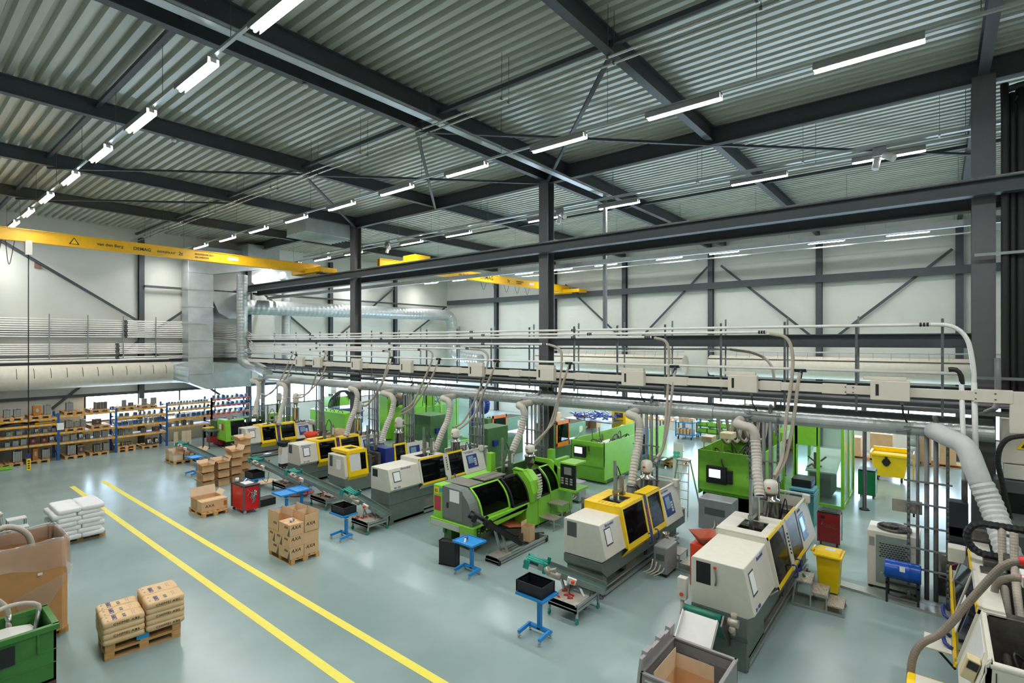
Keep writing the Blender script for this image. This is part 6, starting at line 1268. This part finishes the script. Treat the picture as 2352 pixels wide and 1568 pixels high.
P=B(-.12,0,.9,1.55,1.15,1.72).one('control_panel',black,t,.01); B(-.13,-.12,1.08,1.45,1.35,1.62).one('screen',screenm,P); B(-.1,0,.72,.88,1.2,1.62).one('keypad',black,t)
m=MB(); m.bar((.1,1.7,2.2),(.3,1.75,2.6),.05); m.slab((.0,1.5,2.45),(1,0,0),(0,0,1),0,.5,-.1,.25,0,.2); m.slab((.5,1.0,2.55),(1,0,0),(0,0,1),0,.5,-.1,.3,0,.2); m.one('sand_box',M('box_sand2','#cfc4a0',.5),t,.01)
m=MB()
for k in range(5): m.tube([(1.2+.2*k,1.6-.2*k,3.6),(1.3+.3*k,1.5-.2*k,2.5),(1.6+.35*k,1.3-.2*k,2.3),(1.8+.35*k,1.2-.2*k,3.4)],.06,n=8)
m.one('feed_hose',hose,t)
t=thing('large_moulding_machine','large green moulding machine with small bright screen, left of the ladder','machine',(18.8,10.5,0),0,'large green machines behind')
m=MB(); m.box(0,.04,0,1.6,.75,1.72); m.box(0,2.9,0,.04,.2,1.72); m.box(4.2,6.3,0,.04,.3,1.75); m.box(0,6.3,1.56,1.6,.3,1.72); m.prism([(0,.78),(.2,.65),(.22,.6),(.04,.72)],'y',0,1.6); m.box(.25,.29,.05,1.55,.05,.7); m.one('green_cladding',green,t,.008); B(.3,6.2,.1,1.5,.05,.7).one('machine_bed',dgreen,t); dark_open(t,.3,4,.2,1.4,.8,1.5,7,26)
B(3.0,4.1,-.03,.0,.6,1.9).one('blue_door',M('door_blue','#3f74b8',.3),t); B(3.1,4.0,-.04,-.03,.7,1.6).one('window_pane',smoke,t)
P=B(-.12,0,.85,1.4,1.05,1.5).one('control_panel',black,t,.01); B(-.13,-.12,.98,1.35,1.2,1.46).one('screen',screenm,P); B(4.3,6.2,-.9,-.1,.5,.55).one('outfeed_table',M('table_mint','#a5c9bf',.4),t)
m=MB(); m.bar((.2,1.5,1.72),(1.8,1.9,2.0),.04); m.bar((.6,.9,1.72),(.7,1.0,2.1),.04); m.bar((1.2,.9,1.72),(1.3,1.0,2.1),.04); m.one('guard_rail',dgreen,t)
B(1.2,2.6,.5,1.2,1.3,1.4).one('white_tray',white,t)
# sage green machines with orange doors
def sagem(x,y,label,L=2.6,z0=1.05,h=1.15,dk=0):
    t=thing('old_moulding_machine',label,'machine',(x,y,0),0,'old sage machines with orange doors')
    m=MB(); m.box(1.1,L,0,1.0,z0+.25,z0+.9); m.one('sage_cover',sage,t,.01); m=MB(); m.box(1.15,L-.05,.05,.95,z0+.9,z0+.905); m.one('dark_top',darkin,t)
    m=MB(); 
    for (a,b_,c_,d_) in ((0,1.1,z0-.02,z0+.18),(0,1.1,z0+h-.16,z0+h),(0,.1,z0,z0+h),(1.0,1.1,z0,z0+h)): m.box(a,b_,-.04,0,c_,d_)
    D=m.one('orange_door',orange,t,.01); B(.1,1.0,-.03,-.02,z0+.18,z0+h-.16).one('window_pane',smoke,D)
    m=MB(); m.box(-.3,L,.1,1.0,.0,z0-.1); m.box(-.3,.0,.0,1.0,z0-.1,z0+h*.9); m.one('green_base',dgreen,t,.01); dark_open(t,0,1.1,.2,.9,z0-.1,z0+.9,int(x*3),12); B(L-.6,L-.3,-.01,0,z0+.4,z0+.7).one('paper_sheet',paper,t)
    return t
sagem(19.7,13.5,'old sage green moulding machine with bright orange door, behind the middle column'); sagem(19.3,17.0,'old sage green moulding machine with orange door, left of the middle column')
t=thing('green_cabinet','dull green electrical cabinet with blue box, behind the green machine','cabinet',(17.2,15.4,0)); boxp('cabinet_body',dgreen,t,0,1.4,0,1.0,.0,2.0,.01); B(.3,.6,-.12,0,1.2,1.45).one('blue_box',dblue,t)
t=thing('green_cabinet','dull green electrical cabinet with blue box, behind the white machine with yellow trim','cabinet',(17.8,19.8,0)); boxp('cabinet_body',dgreen,t,0,1.2,0,1.3,.0,2.1,.01); B(.3,.6,-.12,0,1.2,1.45).one('blue_box',dblue,t)
# far tall green machines
t=thing('large_moulding_machine','tall bright green machine cladding with hanging lamp shade, behind the far column','machine',(19.6,23.4,0),0,'large green machines behind'); m=MB(); m.box(0,3.5,0,2.4,.0,2.0); m.box(-.3,0,1.8,2.6,.1,3.2); m.box(1.2,1.5,.6,.9,2,3.3); m.box(2.2,2.5,1.6,1.9,2,3.3); m.box(.3,1.0,.2,.9,2.0,2.9); m.one('green_cladding',green,t,.01); MB().lathe([(.04,2.9),(.32,2.55),(.3,2.55)],(-.1,1.0,0),16).one('lamp_shade',M('shade_taupe','#a08a76',.5),t); dark_open(t,0,3.4,.1,2.2,2.0,2.8,5,16)
def cabin(x,y,w_,d,h,label,seed=1,fill=True):
    t=thing('safety_cabin',label,'enclosure',(x,y,0),0,'green framed safety cabins'); m=MB()
    for (u,v) in ((0,0),(w_,0),(0,d),(w_,d),(w_/2,0),(0,d/2)): m.box(u-.05,u+.05,v-.05,v+.05,0,h)
    for z in (.05,h-.03): 
        for (a,b_,c_,d_) in ((0,w_,-.04,.04),(0,w_,d-.04,d+.04),(-.04,.04,0,d),(w_-.04,w_+.04,0,d)): m.box(a,b_,c_,d_,z-.05,z+.03)
    m.box(-.05,-.01,d/2,d,h-.75,h); m.box(-.05,-.01,d-.1,d,.1,h); m.one('green_frame',green,t,.005)
    m=MB(); m.box(-.01,.0,0,d,.1,h-.05); m.box(0,w_,-.01,0,.1,h-.05); m.one('clear_panel',clear,t)
    return t
cabin(21.5,2.62,2.75,1.5,2.85,'bright green safety cabin with clear panels, left of the black pole')
t=thing('white_conveyor_table','white table top and small steps seen inside the green cabin','table',(22.2,2.9,0)); m=MB(); m.slab((0,0,1.0),(1,0,.35),(-.3,0,1),0,1.8,0,1.0,0,.05); m.one('table_top',white,t); m=MB(); m.box(.2,1.6,.2,.9,.1,.95); m.one('table_base',darkin,t)
t=thing('robot_arm','black and red gripper tooling inside the green cabin door','robot',(22.4,3.55,0)); m=MB(); rnd=random.Random(9)
for k in range(24): x,y,z=rnd.uniform(-.3,.3),rnd.uniform(-.2,.3),rnd.uniform(.2,1.6); m.bar((x,y,z),(x+rnd.uniform(-.2,.2),y+rnd.uniform(-.2,.2),z+rnd.uniform(-.2,.2)),.05)
m.box(-.05,.05,0,.1,0,1.7); m.one('gripper_frame',black,t); MB().lathe([(0,0),(.07,.05),(0,.1)],(-.3,.1,1.25)).one('red_knob',redl,t)
cabin(20.2,21.6,2.5,1.2,2.95,'bright green safety cabin with narrow glass door, left of the middle column')
# low green machine at the back with handles and robot
t=thing('large_moulding_machine','low bright green machine with black handles on top, beyond the far column','machine',(18.4,28.2,0),0,'large green machines behind'); m=MB(); m.prism([(0,.1),(0,1.25),(.3,1.42),(4.3,1.2),(4.3,.1)],'y' if 0 else 'x',0,.9) if 0 else m.prism([(0,.2),(0,1.4),(.5,1.5),(.9,1.4),(.9,.2)],'y',0,4.0); m.one('green_cladding',green,t,.01); m=MB()
for k in range(4): y=.4+k*.9; m.tube([(.1,y,1.42),(.1,y+.05,1.55),(.1,y+.4,1.55),(.1,y+.45,1.42)],.02,n=6)
m.one('black_handle',black,t)
t=thing('robot_arm','green robot with bundle of black cables, in front of the windows at the back','robot',(19.8,32.0,0)); boxp('robot_body',green,t,-.2,1.2,-.4,.6,1.5,2.1,.02); boxp('robot_base',dblue,t,-.6,2.0,-.8,.8,.2,1.3); m=MB()
for k in range(9): m.tube([(-.5+.1*k,-.5,1.3),(-.4+.1*k,-.6,2.0+.06*k),(.6+.1*k,-.5,2.5-.04*k),(1.6,-.5,1.3)],.035,n=6)
m.one('cable_bundle',black,t); m=MB(); m.box(-.1,.3,-.2,.2,2.3,3.0); m.box(1.2,3.0,0,.2,2.3,2.5); m.one('cream_arm',cream,t)
# ladder, board
t=thing('step_ladder','aluminium step ladder standing in the aisle between the green machines','ladder',(17.3,6.85,0)); m=MB()
for s_ in (-1,1): m.bar((0,s_*.32,0),(.45,s_*.2,1.75),.03,.06); m.bar((1.1,s_*.36,0),(.5,s_*.22,1.75),.025,.05)
m.one('side_rail',alu,t); 
for k in range(6): z=.25+k*.27; u=z/1.75; boxp('rung',alu,t,.45*u-.04,.45*u+.05,-.32+.12*u,.32-.12*u,z,z+.02)
B(.35,.62,-.22,.22,1.74,1.78).one('top_cap',alu,t)
t=thing('sign_board','tall narrow white board with green clover-like mark, behind the step ladder','board',(22.6,9.2,0),.1); m=MB(); m.slab((0,0,.0),(0,-1,0),(-1,0,.12),0,.42,0,1.35,0,.02); m.one('white_board',white,t); m=MB()
for k in range(4): a=PI/4+PI/2*k; m.cyl((-.035-.08,-.21+.1*math.cos(a),.85+.12*math.sin(a)),(-.045-.09,-.21+.1*math.cos(a),.85+.12*math.sin(a)),.085,n=12)
m.one('clover_mark',M('clover_green','#5cc3a0',.5),t)
pallet(24.1,9.7,0,.0,'pale wooden pallet on the bright floor behind the step ladder, lower','pallets in the aisle'); pallet(24.0,9.65,.146,.08,'pale wooden pallet on the bright floor behind the step ladder, upper','pallets in the aisle')
# ------------------------------------------------------------------ far back area
t=thing('shelf_trolley','blue two-shelf trolley loaded with cartons, far back in the aisle','trolley',(31.4,11.8,0)); m=MB()
for u in (-.7,.7):
    for v in (-.5,.5): m.box(u-.03,u+.03,v-.03,v+.03,.15,1.15)
m.box(-.73,.73,-.53,.53,.25,.3); m.box(-.73,.73,-.53,.53,.98,1.03); m.one('trolley_frame',blue,t); m=MB(); caster(m,-.6,-.4,.08,.16); caster(m,-.6,.4,.08,.16); caster(m,.6,-.4,.08,.16); caster(m,.6,.4,.08,.16); m.one('caster',black,t)
k=0
for (z,n,h) in ((.302,5,.35),(1.032,3,.3)):
    for j in range(n): carton(31.0,11.4+j*.2*(5/n),z,.4,.19*(4.6/n)*.5+.05,h*(.8+.1*(j%3)),0,'small closed carton on the %s shelf of the blue trolley, %s from the right'%('lower' if n==5 else 'upper',ORD[j]),None,'cartons on the blue trolley')
for i,(x,y,w_,d,h,t_) in enumerate(((31.5,2.2,.8,.9,1.2,'wide carton at the back wall, left of the yellow container'),(32,.6,.8,.6,1.3,'tall carton stack block at the back wall, right of the yellow container'),(32,-.3,.7,.6,1.2,'tall carton at the back wall, behind the service rack'),(31.6,3.4,.8,.7,.9,'low carton at the back wall, seen through the green cabin'))):
    pallet(x,y,0,PI/2,'pallet under the %s'%t_,'pallets along the back wall'); carton(x,y,.146,w_,d,h,0,t_,None,'big cartons along the back wall')
for i in range(2): MB().lathe([(.0,0),(.24,0),(.25,.3),(.24,.32),(.25,.34),(.25,.6),(.24,.62),(.25,.64),(.23,.9),(.2,.94),(0,.95)],n=20).th('steel_drum',M('drum_white','#b8bcbd',.4,.5),['ribbed silver drum by the back wall, on the floor','ribbed silver drum by the back wall, stacked on another'][i],'drum',(31.2,.95,.95*i),0,'silver drums')
t=thing('laundry_heap','low table piled with blue and white plastic parts at the back, left','pile of parts',(29.5,17.2,0)); boxp('table',dsteel,t,-.8,1.2,-1.6,1.8,.8,.85); m=MB(); rnd=random.Random(12)
for k in range(60): m.slab((rnd.uniform(-.7,1),rnd.uniform(-1.5,1.5),.86+rnd.random()*.3),(rnd.uniform(-1,1),rnd.uniform(-1,1),.2),(.2,.1,1),0,.4,0,.12,0,.05)
o=m.one('part_pile',M('blue_white_parts','#3c58a8',.4,var=.9,scale=7),t); o['kind']='stuff'
for i,(x,y,w_,h,mt) in enumerate(((30.4,18.7,.8,.95,brown),(31.3,18.3,.7,.85,card),(29.6,20.5,.8,1.0,card),(29.3,14.9,.6,.7,cardl),(30.0,14.4,.6,.8,cardl))):
    boxm=carton(x,y,0,w_,w_,h,.1*i,['dark brown closed carton in the far background','brown closed carton right of the dark brown one','closed carton left of the part table','pale closed carton behind the green machine, left','pale closed carton behind the green machine, right'][i],None,'cartons in the far background',mat=mt)
B(-.5,.5,-.4,.4,0,1.35).th('yellow_cabinet',yellow,'small yellow machine block in the far background','machine',(30.2,17.0,0)) if 0 else None
t=thing('yellow_machine','small yellow machine in the far background behind the middle column','machine',(30.8,15.9,0)); boxp('housing',yellow,t,-.5,.5,-.5,.5,0,1.45,.02); boxp('dark_opening',darkin,t,-.51,-.5,-.3,.3,1.0,1.3)
t=thing('blue_hose','thick blue flexible duct hose hanging behind the middle column','hose',(20.5,18.7,0)); m=MB(); m.tube([(0,.8,.0),(0,.8,1.8),(0,.7,2.9),(0,.2,3.2),(0,-.3,2.7),(0,-.2,2.2),(0,.2,2.3),(0,.1,3.3)],.14,n=12,ridge=(.1,.08)); m.one('hose',M('hose_blue','#233f96',.4),t)
for i,(x,y) in enumerate(((32.3,9.6),(32.3,10.9))):
    t=thing('parts_rack','green rack with green bins by the right wall, %s'%['right of the blue trolley','directly behind the blue trolley'][i],'rack',(x,y,0),0,'green racks'); m=MB()
    for u in (-.3,.3):
        for v in (-.6,.6): m.box(u-.03,u+.03,v-.03,v+.03,0,1.3)
    for z in (.3,.7,1.1): m.box(-.33,.33,-.63,.63,z,z+.04)
    m.one('rack_frame',dgreen,t); 
    for z in (.34,.74): 
        for v in (-.3,.3): B(-.28,.28,v-.25,v+.25,z,z+.22).one('green_bin',green,t,.02)
for i,y in enumerate((13.0,14.2)):
    t=thing('work_bench','work bench with white papers and boxes by the right wall, %s'%['near end','far end'][i],'bench',(32,y,0),0,'work benches'); boxp('bench_top',wood,t,-.4,.4,-.55,.55,.85,.9); m=MB()
    for u in (-.35,.35):
        for v in (-.5,.5): m.box(u-.03,u+.03,v-.03,v+.03,0,.85)
    m.one('leg',dsteel,t); B(-.2,.3,-.4,-.1,.9,1.1).one('white_box',white,t); B(-.3,.1,.1,.45,.9,1.05).one('brown_box',card,t)
# bench with red things near rear left
t=thing('work_stand','grey work stand with red parts, left of the rear green machine','stand',(11.9,31.2,0)); m=MB()
for (u,v) in ((-.2,-.4),(.9,-.4),(-.2,.4),(.9,.4)): m.box(u-.03,u+.03,v-.03,v+.03,0,.95)
m.one('leg',dsteel,t); boxp('stand_top',dsteel,t,-.25,.95,-.45,.45,.9,.95); m=MB(); m.box(-.1,.3,-.2,.2,.3,.6); m.box(.4,.8,-.3,.3,.1,.5); m.one('red_part',M('part_red','#a3202a',.5),t); B(-.4,.1,-.3,0,1.1,1.16).one('yellow_plate',yellow,t)
for i,(x,rz) in enumerate(((10.95,.3),(11.35,.1),(11.6,.0))): B(-.02,.02,-.12,.12,0,.75).th('leaning_board',cardl,'pale wooden board with cut-out leaning under the rack, %s'%ORD[i],'board',(x,33.4,0),rz+PI/2,'leaning boards')
for o in bpy.data.objects:
    if o.type=='MESH':
        o.data.update()
